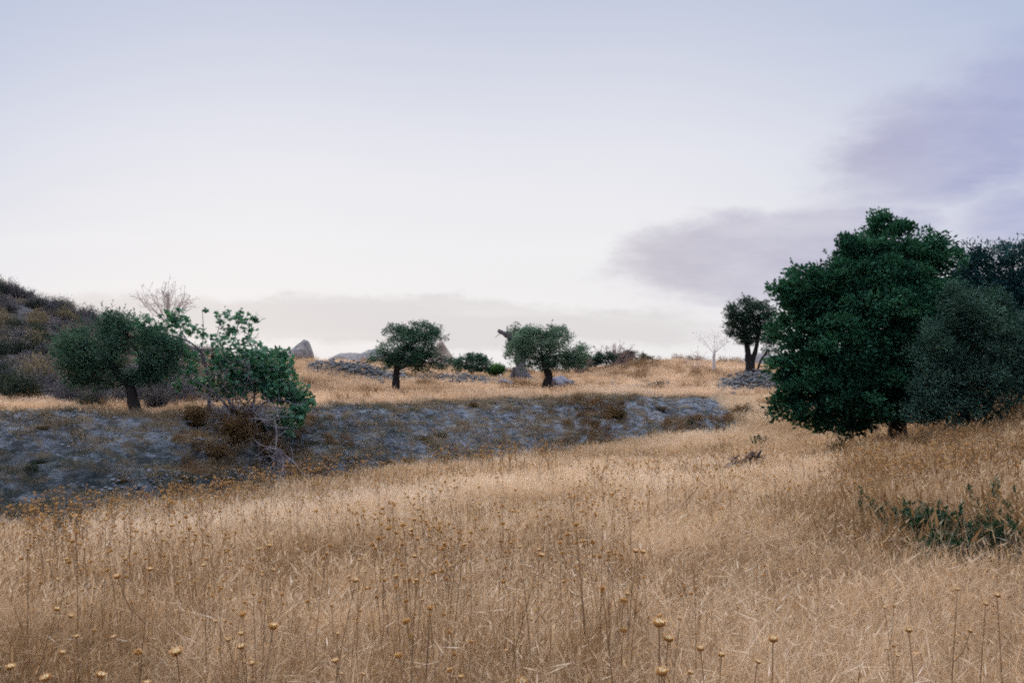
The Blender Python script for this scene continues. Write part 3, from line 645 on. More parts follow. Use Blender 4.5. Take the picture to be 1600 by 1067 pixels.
make_tree('olive_tree', (1175, 582), 44, [(1160, 490, 27, 21), (1186, 500, 29, 29), (1149, 508, 17, 20), (1200, 515, 18, 24), (1176, 476, 20, 10), (1182, 528, 26, 12), (1203, 548, 10, 8), (1165, 525, 18, 12)],
          [([(1172, 584), (1170, 566), (1168, 548), (1165, 520)], .20, .11, .25), ([(1174, 584), (1175, 566), (1181, 545), (1186, 515)], .15, .09, .1), ([(1180, 584), (1188, 565), (1200, 548)], .07, .04)],
          300, 75, .10, .30, 'olive_dark', 'bark_dark', 'dark olive tree with a forked trunk on the mound beside the big oak', seed=17, limb=.06, shell=.55, hole=.26, sprout=.14)
make_tree('olive_tree', (212, 645), 20, [(150, 545, 56, 38), (200, 525, 44, 34), (238, 552, 32, 30), (112, 553, 26, 26), (180, 572, 56, 20), (258, 540, 20, 20), (185, 505, 22, 16), (130, 575, 26, 14), (235, 580, 20, 14), (262, 575, 18, 16), (120, 590, 20, 10), (165, 505, 14, 14), (278, 550, 14, 14), (215, 595, 16, 8), (150, 594, 46, 12), (240, 596, 24, 10)],
          [([(213, 648), (207, 625), (203, 604), (188, 588), (175, 570)], .125, .08, .09), ([(203, 606), (215, 585), (225, 560)], .07, .04)],
          560, 58, .062, .22, 'olive', 'bark_dark', 'low spreading green olive with a leaning dark trunk at the foot of the left hill', seed=19, limb=.03, shell=.4, hole=.30, sprout=.3)
# ancient stump-like olive behind the centre tree
make_tree('olive_tree', (810, 598), 50, [(808, 520, 11, 11), (815, 533, 16, 16), (800, 545, 8, 14), (826, 520, 14, 10)],
          [([(814, 600), (814, 588), (812, 568), (810, 545), (806, 530)], .42, .16, .38), ([(808, 600), (808, 588), (812, 572)], .26, .14, .15), ([(830, 601), (824, 588), (816, 574)], .24, .12, .2), ([(797, 601), (800, 588), (806, 574)], .16, .1, .1),
           ([(808, 538), (800, 528), (790, 522), (778, 516)], .28, .09), ([(795, 525), (792, 516), (793, 508)], .04, .012), ([(803, 530), (803, 518), (806, 508)], .08, .02), ([(786, 520), (780, 522), (774, 527)], .03, .01)],
          60, 60, .12, .30, 'olive_grey', 'bark_grey', 'ancient hollow grey olive trunk with one bare broken limb behind the central olive tree', seed=23, limb=.05, barkrough=.22)
# bushes on the ridge
def bush(px, py, dist, lobes, ml, label, n=90, per=60, leaf=.10, rc=.22, seed=1, group=None, name='bush', mb='bark_dark'):
    return make_tree(name, (px, py), dist, lobes, [([(px, py), (px + 1, py - 5)], .06, .04)], n, per, leaf, rc, M and ml, mb, label, 'bush', group, seed, limb=.025, shell=.4, sprout=.15)
bush(736, 585, 50, [(737, 566, 26, 15), (720, 570, 14, 12), (755, 570, 14, 12)], 'olive', 'small round dark green bush on the ridge between the two terrace olives', seed=31, n=120)
bush(772, 590, 51, [(771, 580, 13, 8), (776, 577, 10, 7)], 'bright_green', 'small bright green shrub beside the short white post', seed=32, n=50)
bush(946, 572, 56, [(944, 560, 20, 9), (925, 566, 14, 7)], 'olive_dark', 'low dark green bush at the foot of the bare brown shrub', seed=33, n=90)
bush(980, 568, 58, [(980, 557, 18, 8), (968, 560, 12, 7)], 'olive_dark', 'low dark green bush right of the bare brown shrub', seed=34, n=80)
bush(910, 574, 55, [(908, 566, 16, 8)], 'olive', 'low green bush peeping out right of the central olive crown', seed=36, n=50)
bush(1012, 566, 60, [(1010, 561, 12, 4), (1003, 557, 5, 5)], 'scrub_dark', 'small flat green shrub on top of the grassy mound', seed=35, n=40, per=30)
bush(1083, 572, 58, [(1083, 561, 10, 6)], 'scrub_dark', 'small faint shrub at the skyline beside the bleached dead tree', seed=37, n=14, per=18)
bush(720, 575, 60, [(712, 566, 8, 4)], 'olive', 'tiny dark shrub just under the tan rock slope', seed=38, n=14, per=18)

# bare shrubs
def twigs(name, base, dist, spread, h, n, m, label, seed, trunk=None, cat='shrub', group=None, r0=.012, curl=.25, levels=2, leaf=None):
    """spread in px half width, h in px height"""
    r = rng(seed); b = P(*base, dist); b[2] = min(b[2], hz(b[0], b[1]) + .02) if trunk is None else hz(b[0], b[1])
    root = thing(name, b, label, cat, group); s = dist / F; T = Tubes(); start = np.zeros(3)
    if trunk:
        ln = [P(q[0], q[1], dist) - b for q in trunk[0]]; ln[0][2] = -.1; TT = Tubes(); TT.add(ln, trunk[1], trunk[2], 10, r, .08); start = ln[-1]; TT.obj('trunk', M[m], root)
    for i in range(n):
        a = r.uniform(-1, 1); e = np.array([a * spread * s, r.normal(0, .5) * spread * s, (1 - .35 * a * a) * h * s * r.uniform(.7, 1.05)])
        st = start * (1 if trunk else 0); mid = st + e * .5 + r.normal(0, curl * .3, 3) * h * s * .5
        L = T.add([st, mid, st + e], r0, r0 * .4, 4)
        for j in range(5 if levels > 1 else 2):
            p0 = L[r.integers(len(L) // 2, len(L))]; d_ = unit(e + r.normal(0, .9, 3) * np.linalg.norm(e)); ll = h * s * r.uniform(.12, .3)
            L2 = T.add([p0, p0 + d_ * ll * .6 + r.normal(0, .02, 3), p0 + d_ * ll + [0, 0, .05 * ll]], r0 * .45, r0 * .25, 3)
            for q in range(3 if levels > 1 else 0):
                p1 = L2[-1 - q]; d2 = unit(d_ + r.normal(0, .8, 3)); T.add([p1, p1 + d2 * ll * .5], r0 * .3, r0 * .2, 3)
    T.obj('branch', M[m], root); return root
twigs('bare_shrub', (962, 562), 57, 30, 36, 26, 'twig_brown', 'bare brown leafless shrub with a rounded fan of twigs on the skyline', 41, r0=.035)
twigs('bare_shrub', (903, 560), 54, 20, 38, 20, 'twig_brown', 'bare twiggy shrub sticking up behind the right of the central olive crown', 42, r0=.035)
twigs('bare_tree', (262, 560), 30, 36, 55, 30, 'twig_pale', 'dead twiggy tree top with fine pinkish twigs rising behind the fig', 43, trunk=([(262, 575), (260, 540), (262, 505)], .05, .025), cat='tree', r0=.014)
twigs('bare_tree', (1116, 585), 46, 30, 34, 10, 'bark_pale', 'bleached white dead tree with thin pale twigs on the terrace', 44, trunk=([(1117, 585), (1115, 565), (1116, 552)], .11, .07), cat='tree', r0=.014)
twigs('bare_shrub', (1085, 575), 50, 22, 34, 9, 'twig_pale', 'faint pale twiggy shrub left of the bleached dead tree', 45, r0=.014)
twigs('bare_shrub', (180, 520), 22, 10, 42, 5, 'twig_brown', 'single thin dead sprig rising above the low olive crown', 46, r0=.008, levels=1)
twigs('bare_shrub', (130, 510), 30, 10, 42, 4, 'twig_brown', 'thin dry sprig poking above the hillside skyline left of the olive', 47, r0=.010, levels=1)

# ------------------------------------------------------------------ fig tree
def fig():
    D = 21.0; r = rng(51); b = P(365, 656, D); b[2] = hz(b[0], b[1])
    root = thing('fig_tree', b, 'sprawling fig tree with large lobed leaves and bare grey branches leaning over the bank', 'tree')
    def Q(q): p = P(q[0], q[1], D); p[1] += q[2] if len(q) > 2 else 0; return p - b
    T = Tubes()
    stems = [([(322, 658, .2), (322, 600, .2), (316, 562, .1), (313, 548), (292, 531, -.1), (256, 521, -.2), (228, 516, -.3)], .062, .02),
             ([(314, 550), (318, 520), (316, 484)], .022, .010), ([(375, 662), (356, 622), (345, 590), (350, 560), (366, 530), (373, 500), (375, 486)], .055, .012),
             ([(380, 664), (398, 622), (392, 590), (410, 566), (432, 552)], .05, .012), ([(384, 655), (420, 627, -.3), (450, 624, -.4), (475, 631, -.5), (488, 622, -.5)], .045, .012),
             ([(366, 648), (340, 612, -.3), (302, 588, -.4), (280, 573, -.4)], .04, .010), ([(345, 590), (330, 560), (340, 520), (345, 500)], .03, .01),
             ([(292, 531), (280, 510), (283, 492)], .025, .008), ([(350, 560), (385, 540), (405, 520)], .025, .008), ([(392, 590), (430, 592), (455, 600)], .03, .01),
             ([(322, 600), (300, 610), (285, 600)], .02, .008), ([(375, 640), (420, 600, -.3), (445, 580, -.3)], .03, .01), ([(366, 655), (372, 620, -.4), (380, 580, -.4), (392, 560, -.4)], .035, .012)]
    for l, a, c in stems: T.add([Q(q) for q in l], a * .55, c * .6, 8, r, .10, flare=a * .4 if l[0][1] > 640 else 0)
    TRUNK = T; T = Tubes()
    dead = [([(386, 656, -.3), (420, 686, -.9), (450, 692, -1.2), (480, 706, -1.5), (502, 724, -1.8)], .030, .008), ([(450, 692, -1.2), (462, 712, -1.4), (456, 730, -1.6)], .014, .006),
            ([(452, 692, -1.2), (466, 705, -1.4), (470, 728, -1.7)], .012, .005), ([(420, 686, -.9), (428, 712, -1.2), (426, 728, -1.4)], .014, .006), ([(365, 642, -.3), (372, 668, -.8), (382, 694, -1.1)], .02, .008),
            ([(384, 654, -.3), (402, 690, -.9), (404, 712, -1.2)], .02, .007), ([(440, 650, -.6), (450, 676, -1), (452, 700, -1.3)], .02, .008), ([(384, 652, -.3), (410, 650, -.7), (440, 652, -.9), (452, 640, -1)], .03, .01),
            ([(372, 640, -.3), (362, 600, -.5), (372, 566, -.6)], .018, .007), ([(380, 632, -.4), (400, 590, -.6), (402, 560, -.7)], .018, .007), ([(345, 640, -.3), (335, 622, -.4), (318, 612, -.5)], .016, .007)]
    for l, a, c in dead: 
        L = T.add([Q(q) for q in l], a * .65, c * .6, 6, r, .08)
        for j in range(22):
            p0 = L[r.integers(2, len(L))]; d_ = unit(r.normal(0, 1, 3) + [0, 0, -.4 if l[-1][1] > 690 else .3]); T.add([p0, p0 + d_ * r.uniform(.08, .28) + r.normal(0, .03, 3), p0 + d_ * r.uniform(.3, .5)], .007, .003, 3)
    for j in range(90):
        q0 = Q((r.uniform(345, 420), r.uniform(610, 665), r.uniform(-.6, .1))); d_ = unit(np.array([r.normal(.35, .8), r.normal(-.4, .4), r.normal(-.1, .7)])); ll = r.uniform(.35, .9)
        T.add([q0, q0 + d_ * ll * .5 + r.normal(0, .07, 3), q0 + d_ * ll - [0, 0, .12 * ll]], .009, .003, 4)
    T.obj('dead_branch', M['bark_fig2'], root)
    # leaves: palmate, five lobes
    prof = []
    for a_, rr in [(-178, .08), (-140, .42), (-110, .62), (-85, .40), (-62, .80), (-45, .78), (-30, .48), (-12, .92), (0, 1.0), (12, .92), (30, .48), (45, .78), (62, .80), (85, .40), (110, .62), (140, .42)]:
        t = math.radians(a_); prof.append((rr * math.cos(t), rr * math.sin(t)))
    prof = np.array(prof); K = len(prof)
    cl = [(283, 500, 20, 16, 46), (240, 519, 16, 10, 26), (222, 505, 12, 9, 14), (260, 512, 16, 10, 22), (316, 486, 5, 5, 5), (345, 503, 12, 20, 14), (374, 497, 18, 14, 20), (390, 517, 14, 12, 12), (342, 532, 16, 12, 12), (322, 522, 8, 12, 10),
          (392, 575, 46, 28, 210), (360, 562, 22, 18, 60), (422, 572, 30, 22, 110), (440, 598, 30, 24, 120), (466, 622, 20, 18, 70), (476, 636, 10, 8, 22), (442, 648, 15, 10, 34), (300, 578, 14, 16, 30), (308, 600, 12, 10, 18),
          (410, 552, 36, 12, 60), (438, 556, 14, 12, 30), (372, 538, 24, 14, 20), (250, 560, 14, 12, 24), (268, 545, 14, 18, 30), (240, 535, 16, 12, 26), (455, 676, 7, 5, 9), (414, 612, 16, 10, 26), (492, 628, 5, 4, 5), (232, 575, 16, 14, 22),
          (276, 600, 8, 8, 8), (405, 590, 30, 20, 70), (450, 615, 26, 20, 60), (470, 645, 14, 12, 24), (445, 665, 12, 10, 18), (375, 590, 24, 18, 50), (350, 605, 16, 14, 24), (235, 500, 10, 8, 10), (265, 530, 16, 12, 26), (240, 550, 16, 14, 26), (225, 560, 14, 12, 20), (402, 538, 18, 9, 10), (360, 515, 10, 10, 12), (297, 515, 10, 10, 12), (448, 575, 16, 14, 30), (340, 575, 14, 16, 22), (325, 600, 12, 12, 12), (430, 622, 16, 10, 20), (215, 530, 14, 12, 16), (290, 555, 14, 12, 16), (252, 585, 12, 10, 10), (474, 655, 8, 8, 8), (395, 496, 8, 8, 8), (420, 660, 10, 6, 12), (208, 512, 8, 7, 8), (382, 606, 22, 14, 40), (334, 556, 10, 10, 14)]
    V, Fc, TI = [], [], []; n0 = 0; TW = Tubes()
    for px, py, rx, ry, n in cl:
        c = Q((px, py, r.uniform(-.4, .3))); s = D / F
        for i in range(max(2, n // 8)):
            e = c + r.normal(0, .6, 3) * [rx * s, rx * s, ry * s]; TW.add([c - [0, 0, ry * s * .6], (c + e) / 2, e], .009, .005, 4)
        nn = int(n * 2.5)
        C = c + unit(r.normal(0, 1, (nn, 3))) * (r.uniform(0, 1, nn) ** .6 * 1.25)[:, None] * [rx * s, rx * s * .9, ry * s]
        nrm = unit(r.normal(0, .75, (nn, 3)) + [0, -.35, .75]); dirs = unit(np.cross(nrm, r.normal(0, 1, (nn, 3)))); dirs = unit(dirs + [0, 0, -.35]); sd = unit(np.cross(nrm, dirs))
        sz = r.uniform(.055, .105, nn)
        for i in range(nn):
            pr = prof * sz[i]; vv = C[i] + pr[:, :1] * dirs[i] + pr[:, 1:] * sd[i] + nrm[i] * (-(np.abs(pr[:, 1:]) ** 1.2) * .5)
            V.append(np.vstack([C[i][None], vv])); idx = np.arange(K); Fc.append(np.stack([np.zeros(K, int), idx + 1, (idx + 1) % K + 1], 1) + n0); n0 += K + 1
            TI.append(np.full(K + 1, np.clip(r.normal(.45, .24), 0, 1)))
    TRUNK.V.append(np.concatenate(TW.V)); TRUNK.Q.append(np.concatenate(TW.Q) + TRUNK.n); TRUNK.n += TW.n; TRUNK.obj('trunk', M['bark_fig'], root)
    mk('crown', np.concatenate(V), [np.concatenate(Fc)], M['fig'], root, attrs={'tint': np.concatenate(TI)})
fig()

# ------------------------------------------------------------------ scrub
def scrub_mesh(name, seed, n=420, R=.5, H=.5, w=.012, leafy=.5):
    r = rng(seed); a = r.uniform(0, 6.283, n); el = np.arccos(r.uniform(.05, 1, n)); L = r.uniform(.5, 1.05, n) * (1 + .25 * np.sin(a * 2 + seed))
    tip = np.stack([np.cos(a) * np.sin(el) * R * L, np.sin(a) * np.sin(el) * R * L, np.cos(el) * H * L + .06], 1)
    base = np.stack([np.cos(a) * .12 * R, np.sin(a) * .12 * R, np.full(n, -.05)], 1); mid = (base + tip) / 2 + r.normal(0, .06, (n, 3)) + [0, 0, .12 * H]
    V, q, t3 = ribbons(base, tip, mid, w * r.uniform(.6, 1.3, n), r); ti = np.repeat(r.uniform(0, .9, n), 9)
    m_ = int(n * 7 * leafy); k = r.integers(0, n, m_); f = r.uniform(.45, 1.0, m_)[:, None]
    C = base[k] * (1 - f) + tip[k] * f + r.normal(0, .03, (m_, 3)); D = unit(tip[k] - base[k] + r.normal(0, .5, (m_, 3)) * R)
    v2, q2, t2 = leaves(C, D, r.uniform(.04, .09, m_) * R * 2, r.uniform(.012, .03, m_) * R * 2, r, np.clip(r.beta(2, 2, m_), 0, 1))
    return np.concatenate([V, v2]), [np.concatenate([q, q2 + len(V)]), t3], np.concatenate([ti, t2])
SM = {}
for ky, mt in (('grey', 'scrub'), ('dark', 'scrub_dark'), ('tan', 'scrub_tan'), ('brown', 'scrub_brown')):
    SM[ky] = []
    for i in range(3):
        V, Fs, ti = scrub_mesh(ky, 300 + i + 10 * len(SM)); o = mk('scrub_bush', V, Fs, M[mt], parent=False, attrs={'tint': ti}); SM[ky].append(o.data); bpy.data.objects.remove(o)
def scrub(ky, px, dist, sw, sh, label, group=None, seed=0, py=None):
    r = random.Random(seed + int(px * 7)); x = (px - 800) / F * dist; y = dist
    o = bpy.data.objects.new('scrub_bush', r.choice(SM[ky])); COL.objects.link(o); o.location = (x, y, hz(x, y)); o.rotation_euler = (0, 0, r.uniform(0, 6.28))
    s = dist / F; o.scale = (sw * s / .5, sw * s / .5 * r.uniform(.8, 1.1), sh * s / .5); tag(o, label, 'bush', group); return o
def gd(px, py, d0=8.0):
    dd = np.arange(d0, 60, .1); yy_ = HY + (EYE - height((px - 800) / F * dd, dd)) * F / dd
    k = np.where(yy_ <= py)[0]; return float(dd[k[0]]) if len(k) else 40.0
r_ = rng(400)
LB = {'grey': 'rounded grey-blue scrub bush on the slope of the left hill', 'dark': 'small dark scrub bush on the slope of the left hill', 'tan': 'dry tan scrub bush on the slope of the left hill'}
cnt = 0
for i in range(700):
    dist = r_.uniform(23.5, 50); px = r_.uniform(-60, 380)
    x = (px - 800) / F * dist
    if float(hillmask(np.array([x]), np.array([dist]))[0]) < .4: continue
    ky = r_.choice(['grey', 'grey', 'grey', 'dark', 'tan', 'tan'] if px < 200 else ['grey', 'grey', 'tan'])
    sw = r_.uniform(17, 36) * 38 / dist * .8
    scrub(ky, px, dist, sw, sw * r_.uniform(.7, 1.1), LB[ky], 'scrub bushes on the left hill (%s)' % ky, i); cnt += 1
    if cnt > 265: break
for i in range(32):            # along the hill's skyline
    px = -40 + i * 11.5 + r_.uniform(-4, 4)
    scrub('grey', px, 46 + r_.uniform(-1, 1), r_.uniform(12, 20), r_.uniform(14, 24) * (1 if px < 250 else .6), 'blue-grey scrub bush along the crest of the left hill', 'scrub bushes along the crest of the left hill', i)
scrub('dark', 35, 23, 42, 44, 'wide dark bush at the foot of the hill at the left edge'); scrub('dark', 15, 24, 34, 40, 'dark bush cut off by the left edge of the view')
scrub('grey', 110, 22.5, 32, 42, 'large grey scrub bush under the left side of the low olive crown'); scrub('grey', 150, 22, 28, 40, 'grey-blue scrub bush immediately left of the leaning olive trunk')
scrub('dark', 138, 21.2, 20, 26, 'small blackish bush in front of the grey scrub left of the leaning trunk'); scrub('grey', 245, 22, 26, 40, 'grey scrub bush immediately right of the leaning olive trunk')
scrub('grey', 285, 24, 26, 44, 'grey twiggy scrub bush behind the left stem of the fig'); scrub('tan', 60, 26, 34, 54, 'tall tan dry bush above the dark one near the left edge')
scrub('brown', 305, gd(305, 672), 26, 34, 'brown withered bush at the left foot of the fig'); scrub('brown', 368, gd(368, 690), 40, 44, 'large dark brown thorny bush tangled at the foot of the fig stems')
scrub('brown', 425, gd(425, 715), 36, 34, 'brown withered bush below the hanging dead fig branches'); scrub('brown', 335, gd(335, 715), 34, 26, 'low brown bush part way down the bank under the fig')
scrub('dark', 408, gd(408, 680), 22, 34, 'dark shaded bush right behind the fig stems'); scrub('brown', 380, gd(380, 668), 30, 40, 'reddish-brown dry bush inside the base of the fig')
scrub('brown', 960, gd(960, 655), 28, 22, 'rounded brown dry bush halfway up the bank near its middle'); scrub('brown', 925, gd(925, 668), 18, 13, 'small brown dry bush on the bank left of the rounded one')
scrub('brown', 1125, gd(1125, 688), 26, 20, 'dark brown bush at the foot of the bank end near the big oak'); scrub('dark', 1103, gd(1103, 682), 14, 12, 'little dark bush beside the foot of the bank end')
scrub('brown', 1160, 33, 20, 16, 'brown weedy bush on the ramp between bank and big oak'); scrub('tan', 1020, gd(1020, 682), 16, 12, 'small tan bush under the pale clay patch')
scrub('dark', 1160, 44.5, 10, 9, 'dark low growth at the left foot of the forked olive'); scrub('dark', 1192, 43.5, 16, 12, 'dark low growth at the right foot of the forked olive')
scrub('tan', 1385, 19.0, 26, 40, 'pale dried bush leaning against the left of the oak trunk'); scrub('tan', 1345, 18.6, 24, 20, 'pale dry low bush under the left of the oak crown')
scrub('brown', 1365, 18.2, 24, 22, 'brown dry bush in front of the oak trunk'); scrub('tan', 1465, 16.6, 22, 34, 'pale dry bush in front of the grey olive on the right')
scrub('brown', 1500, 15.5, 26, 26, 'dull brown bush beneath the grey olive on the right'); scrub('dark', 1400, 17.8, 22, 14, 'low greenish bush in front of the oak foot')
scrub('brown', 1560, 14.5, 34, 34, 'brown withered bush below the right edge of the grey olive'); scrub('brown', 740, 24.5, 10, 10, 'small dark brown tussock at the foot of the bank left of centre')
scrub('grey', 300, 46, 30, 14, 'low grey bush on the skyline behind the fig, leftmost'); scrub('tan', 345, 46, 26, 10, 'low tan bush on the skyline behind the fig')
for i in range(40):
    px = r_.uniform(1440, 1660) if i > 12 else r_.uniform(1250, 1500); dist = r_.uniform(21, 32)
    scrub('dark', px, dist, r_.uniform(22, 40), r_.uniform(26, 50), 'dark undergrowth bush in the shade behind the trees on the right', 'undergrowth bushes behind the trees on the right', i)

# green weeds in the meadow
def weed(px, dist, n, h, R, label, seed, m='green_weed', zoff=0):
    r = rng(seed); x = (px - 800) / F * dist; b = np.array([x, dist, hz(x, dist)]); root = thing('weed_plant', b, label, 'plant')
    T = Tubes(); Vs, Qs, Ti = [], [], []; n0 = 0
    for i in range(n):
        a = r.uniform(0, 6.28); rb = R * math.sqrt(r.uniform()); p0 = np.array([rb * math.cos(a), rb * math.sin(a), -.03]); hh = h * r.uniform(.55, 1.1)
        tip = p0 + [r.normal(0, .18) * hh, r.normal(0, .18) * hh, hh * r.uniform(.8, 1)]; L = T.add([p0, (p0 + tip) / 2 + r.normal(0, .02, 3), tip], .004, .002, 3)
        k = int(170 * hh / .6); f = r.uniform(.15, 1, k)[:, None]; C = p0 * (1 - f) + tip * f; Dv = unit(r.normal(0, 1, (k, 3)) + [0, 0, .7])
        v, q, t = leaves(C, Dv, r.uniform(.02, .055, k), r.uniform(.006, .016, k), r, np.clip(r.normal(.45, .22, k), 0, 1)); Vs.append(v); Qs.append(q + n0); Ti.append(t); n0 += len(v)
    T.obj('stem', M['green_weed'] if m == 'green_weed' else M['twig_pale'], root); mk('leaves', np.concatenate(Vs), [np.concatenate(Qs)], M[m], root, attrs={'tint': np.concatenate(Ti)})
weed(1450, 6.6, 110, .50, .16, 'dark green leafy weed clump in the right of the meadow, densest of its group', 61)
weed(1412, 7.0, 40, .50, .14, 'green leafy weed standing left of the densest green clump', 62)
weed(1475, 6.1, 80, .42, .12, 'dark green weed low in front of the densest green clump', 63)
weed(1545, 6.1, 110, .48, .17, 'dark green weed clump nearest the right edge', 64)
weed(1555, 7.4, 18, .54, .10, 'taller slim green weed behind the clump nearest the right edge', 65)
weed(1508, 6.4, 30, .46, .12, 'sparse green weed between the two darkest clumps', 66)
weed(1365, 7.4, 7, .55, .12, 'thin green weed at the left end of the green clumps', 67)
weed(1590, 6.6, 14, .46, .14, 'green weed cut off by the right edge', 68)
weed(1188, 25, 22, .50, .18, 'small lone green weed on the ramp left of the big oak', 69)
weed(1375, 15.5, 20, .42, .30, 'green weeds on the ground in front of the oak trunk', 70)
weed(104, 11.6, 10, .85, .10, 'pale whitish tall weed against the clay bank at the left', 71, 'scrub_tan')
weed(1210, 9.5, 8, .40, .15, 'faint dull green weed in the middle right of the meadow', 72)

NB = 0
for i in range(24):            # dull tussocks dotted over the bank
    px = r_.uniform(0, 1120); t_ = r_.uniform(.12, .8); dd = np.arange(10, 42, .1); tt_, _ = bank((px - 800) / F * dd, dd); dist = float(dd[np.argmin(abs(tt_ - t_))])
    if abs(px - 370) < 70: continue
    ky = 'dark' if (px < 600 and r_.uniform() < .6) or r_.uniform() < .3 else 'brown'
    scrub(ky, px, dist, r_.uniform(7, 17), r_.uniform(4, 9), {'dark': 'little dark weedy tussock on the clay bank', 'brown': 'little brown dry tussock on the clay bank'}[ky], 'tussocks on the clay bank', i)
# ------------------------------------------------------------------ rocks, stone rows, posts, debris
def rockmesh(name, scale, seed, m, label, loc, cat='rock', cuts=4, amp=.35, profile=None, group=None, rotz=0):
    import bmesh
    bm = bmesh.new(); bmesh.ops.create_icosphere(bm, subdivisions=cuts, radius=1)
    V = np.array([v.co[:] for v in bm.verts]); n = V.copy()
    dsp = (fbm(V[:, 0] * 1.6 + 5 + V[:, 2], V[:, 1] * 1.6 + V[:, 2] * 1.3, seed, 4) - .5) * 2 * amp
    V = V * (1 + dsp)[:, None]
    if profile is not None: V = profile(V)
    V = V * np.array(scale)
    for v, c in zip(bm.verts, V): v.co = c
    me = bpy.data.meshes.new(name); bm.to_mesh(me); bm.free(); me.materials.append(m)
    o = bpy.data.objects.new(name, me); COL.objects.link(o); o.location = loc; o.rotation_euler = (0, 0, rotz)
    return tag(o, label, cat, group)
p = P(464, 562, 95); rockmesh('rock_outcrop', (1.7, 1.6, 2.0), 5, M['far_rock'], 'grey leaning tooth-shaped rock on the skyline right of the fig', (p[0], p[1], p[2]),
        profile=lambda V: np.stack([V[:, 0] * (1 - .42 * np.clip(V[:, 2], 0, 1)) + .5 * np.clip(V[:, 2], 0, 1), V[:, 1], V[:, 2] * .95], 1), amp=.22)
def pyramid(name, outline, dist, depth, m, label, seed):
    """ridge of rock: outline px,py top line given real depth front and back"""
    r = rng(seed); o = np.array(outline, float); n = 60; pxs = np.linspace(o[0, 0], o[-1, 0], n); pys = np.interp(pxs, o[:, 0], o[:, 1])
    k = 17; V = []
    gz = P(o[0, 0], 600, dist)[2] - 1.5
    for j in range(k):
        f = j / (k - 1); off = (f - .5) * 2
        for i in range(n):
            p = P(pxs[i], pys[i], dist); top = p[2]; z = gz + (top - gz) * (1 - abs(off) ** 1.3)
            V.append([p[0] + off * .6, dist + off * depth, z])
    V = np.array(V); V[:, 2] += (fbm(V[:, 0] * .5, V[:, 1] * .5 , seed, 4) - .5) * 1.1 * dist / 100; V[:, 1] += (fbm(V[:, 0] * .8, V[:, 2] * .8, seed + 4, 3) - .5) * 2.0
    i, j = np.meshgrid(np.arange(k - 1), np.arange(n - 1), indexing='ij'); q = (i * n + j).ravel(); Q = np.stack([q, q + 1, q + 1 + n, q + n], 1)
    return tag(mk(name, V, [Q], m), label, 'rock')
pyramid('rock_outcrop', [(655, 585), (672, 556), (684, 533), (690, 530), (697, 540), (706, 556), (716, 566), (730, 585)], 100, 5, M['far_rock2'], 'pointed tan rock slope behind the round dark olive on the terrace', 3)
pyramid('rock_outcrop', [(505, 575), (512, 560), (530, 553), (555, 549), (585, 547), (620, 548), (660, 560), (680, 580)], 120, 6, M['far_rock'], 'long low grey rocky ridge behind the terrace left of the round olive', 7)
pyramid('rock_outcrop', [(770, 600), (780, 572), (788, 570), (796, 582), (802, 600)], 90, 3, M['far_rock'], 'small dark rock peak between the bright shrub and the ancient trunk', 9)
pyramid('rock_outcrop', [(1140, 580), (1150, 562), (1185, 555), (1225, 552), (1260, 560), (1300, 580)], 90, 4, M['far_rock'], 'low grey rock rise on the skyline behind the forked olive', 11)
def stone_row(name, line, h, depth, n, label, seed, m='wall_rock'):
    """tumbled dry stone wall: separate stones fused in one mesh; line = (px, dist)"""
    import bmesh
    r = rng(seed); L = np.array(line, float); Vs, Fs = [], []; n0 = 0
    bm = bmesh.new(); bmesh.ops.create_icosphere(bm, subdivisions=1, radius=1); S = np.array([v.co[:] for v in bm.verts]); Fc = np.array([[v.index for v in f.verts] for f in bm.faces]); bm.free()
    for i in range(n):
        t = r.uniform(); px = L[0, 0] + t * (L[-1, 0] - L[0, 0]); dist = np.interp(px, L[:, 0], L[:, 1]) + r.normal(0, depth * .4)
        x = (px - 800) / F * dist; g = hz(x, dist); env = math.sin(math.pi * min(max(t, .03), .97)) ** .4 * (.6 + .7 * float(vn(np.array([px * .03]), np.array([0.]), seed)[0]))
        zz = r.uniform(0, 1) ** 1.2 * h * env; s = r.uniform(.05, .15) * (1.25 - .5 * zz / h)
        V = S * (1 + r.normal(0, .13, (len(S), 1))) * np.array([s * r.uniform(.9, 1.6), s, s * r.uniform(.45, .8)]); a = r.uniform(0, 6.28); c_, s_ = math.cos(a), math.sin(a)
        V = V @ np.array([[c_, s_, 0], [-s_, c_, 0], [0, 0, 1]]) + [x, dist, g + zz]
        Vs.append(V); Fs.append(Fc + n0); n0 += len(V)
    return tag(mk(name, np.concatenate(Vs), [np.concatenate(Fs)], M[m]), label, 'stone wall')
stone_row('stone_wall', [(482, 43), (560, 43), (640, 44)], .5, 2.6, 800, 'tumbled dark stone wall on the terrace left of the round olive trunk', 21)
stone_row('stone_wall', [(640, 44), (720, 46), (805, 48)], .32, 2.6, 600, 'low broken stone wall between the round olive and the central olive', 22)
stone_row('stone_wall', [(1122, 41), (1180, 41), (1245, 41)], .42, 2.8, 760, 'dark stone wall below the forked olive beside the big oak', 23)
stone_row('stone_wall', [(975, 42.5), (1010, 43), (1050, 43)], .3, .7, 110, 'short stretch of half buried stones on the grassy mound', 24)
p = P(876, 604, 45); rockmesh('boulder', (.66, .5, .40), 31, M['boulder'], 'smooth blue-grey boulder in the grass right of the central olive trunk', (p[0], p[1], hz(p[0], p[1]) + .22), 'boulder', 4, .45)
p = P(789, 601, 45); rockmesh('boulder', (.45, .35, .26), 33, M['boulder'], 'small blue-grey boulder at the right end of the broken wall', (p[0], p[1], hz(p[0], p[1]) + .12), 'boulder', 4, .45)
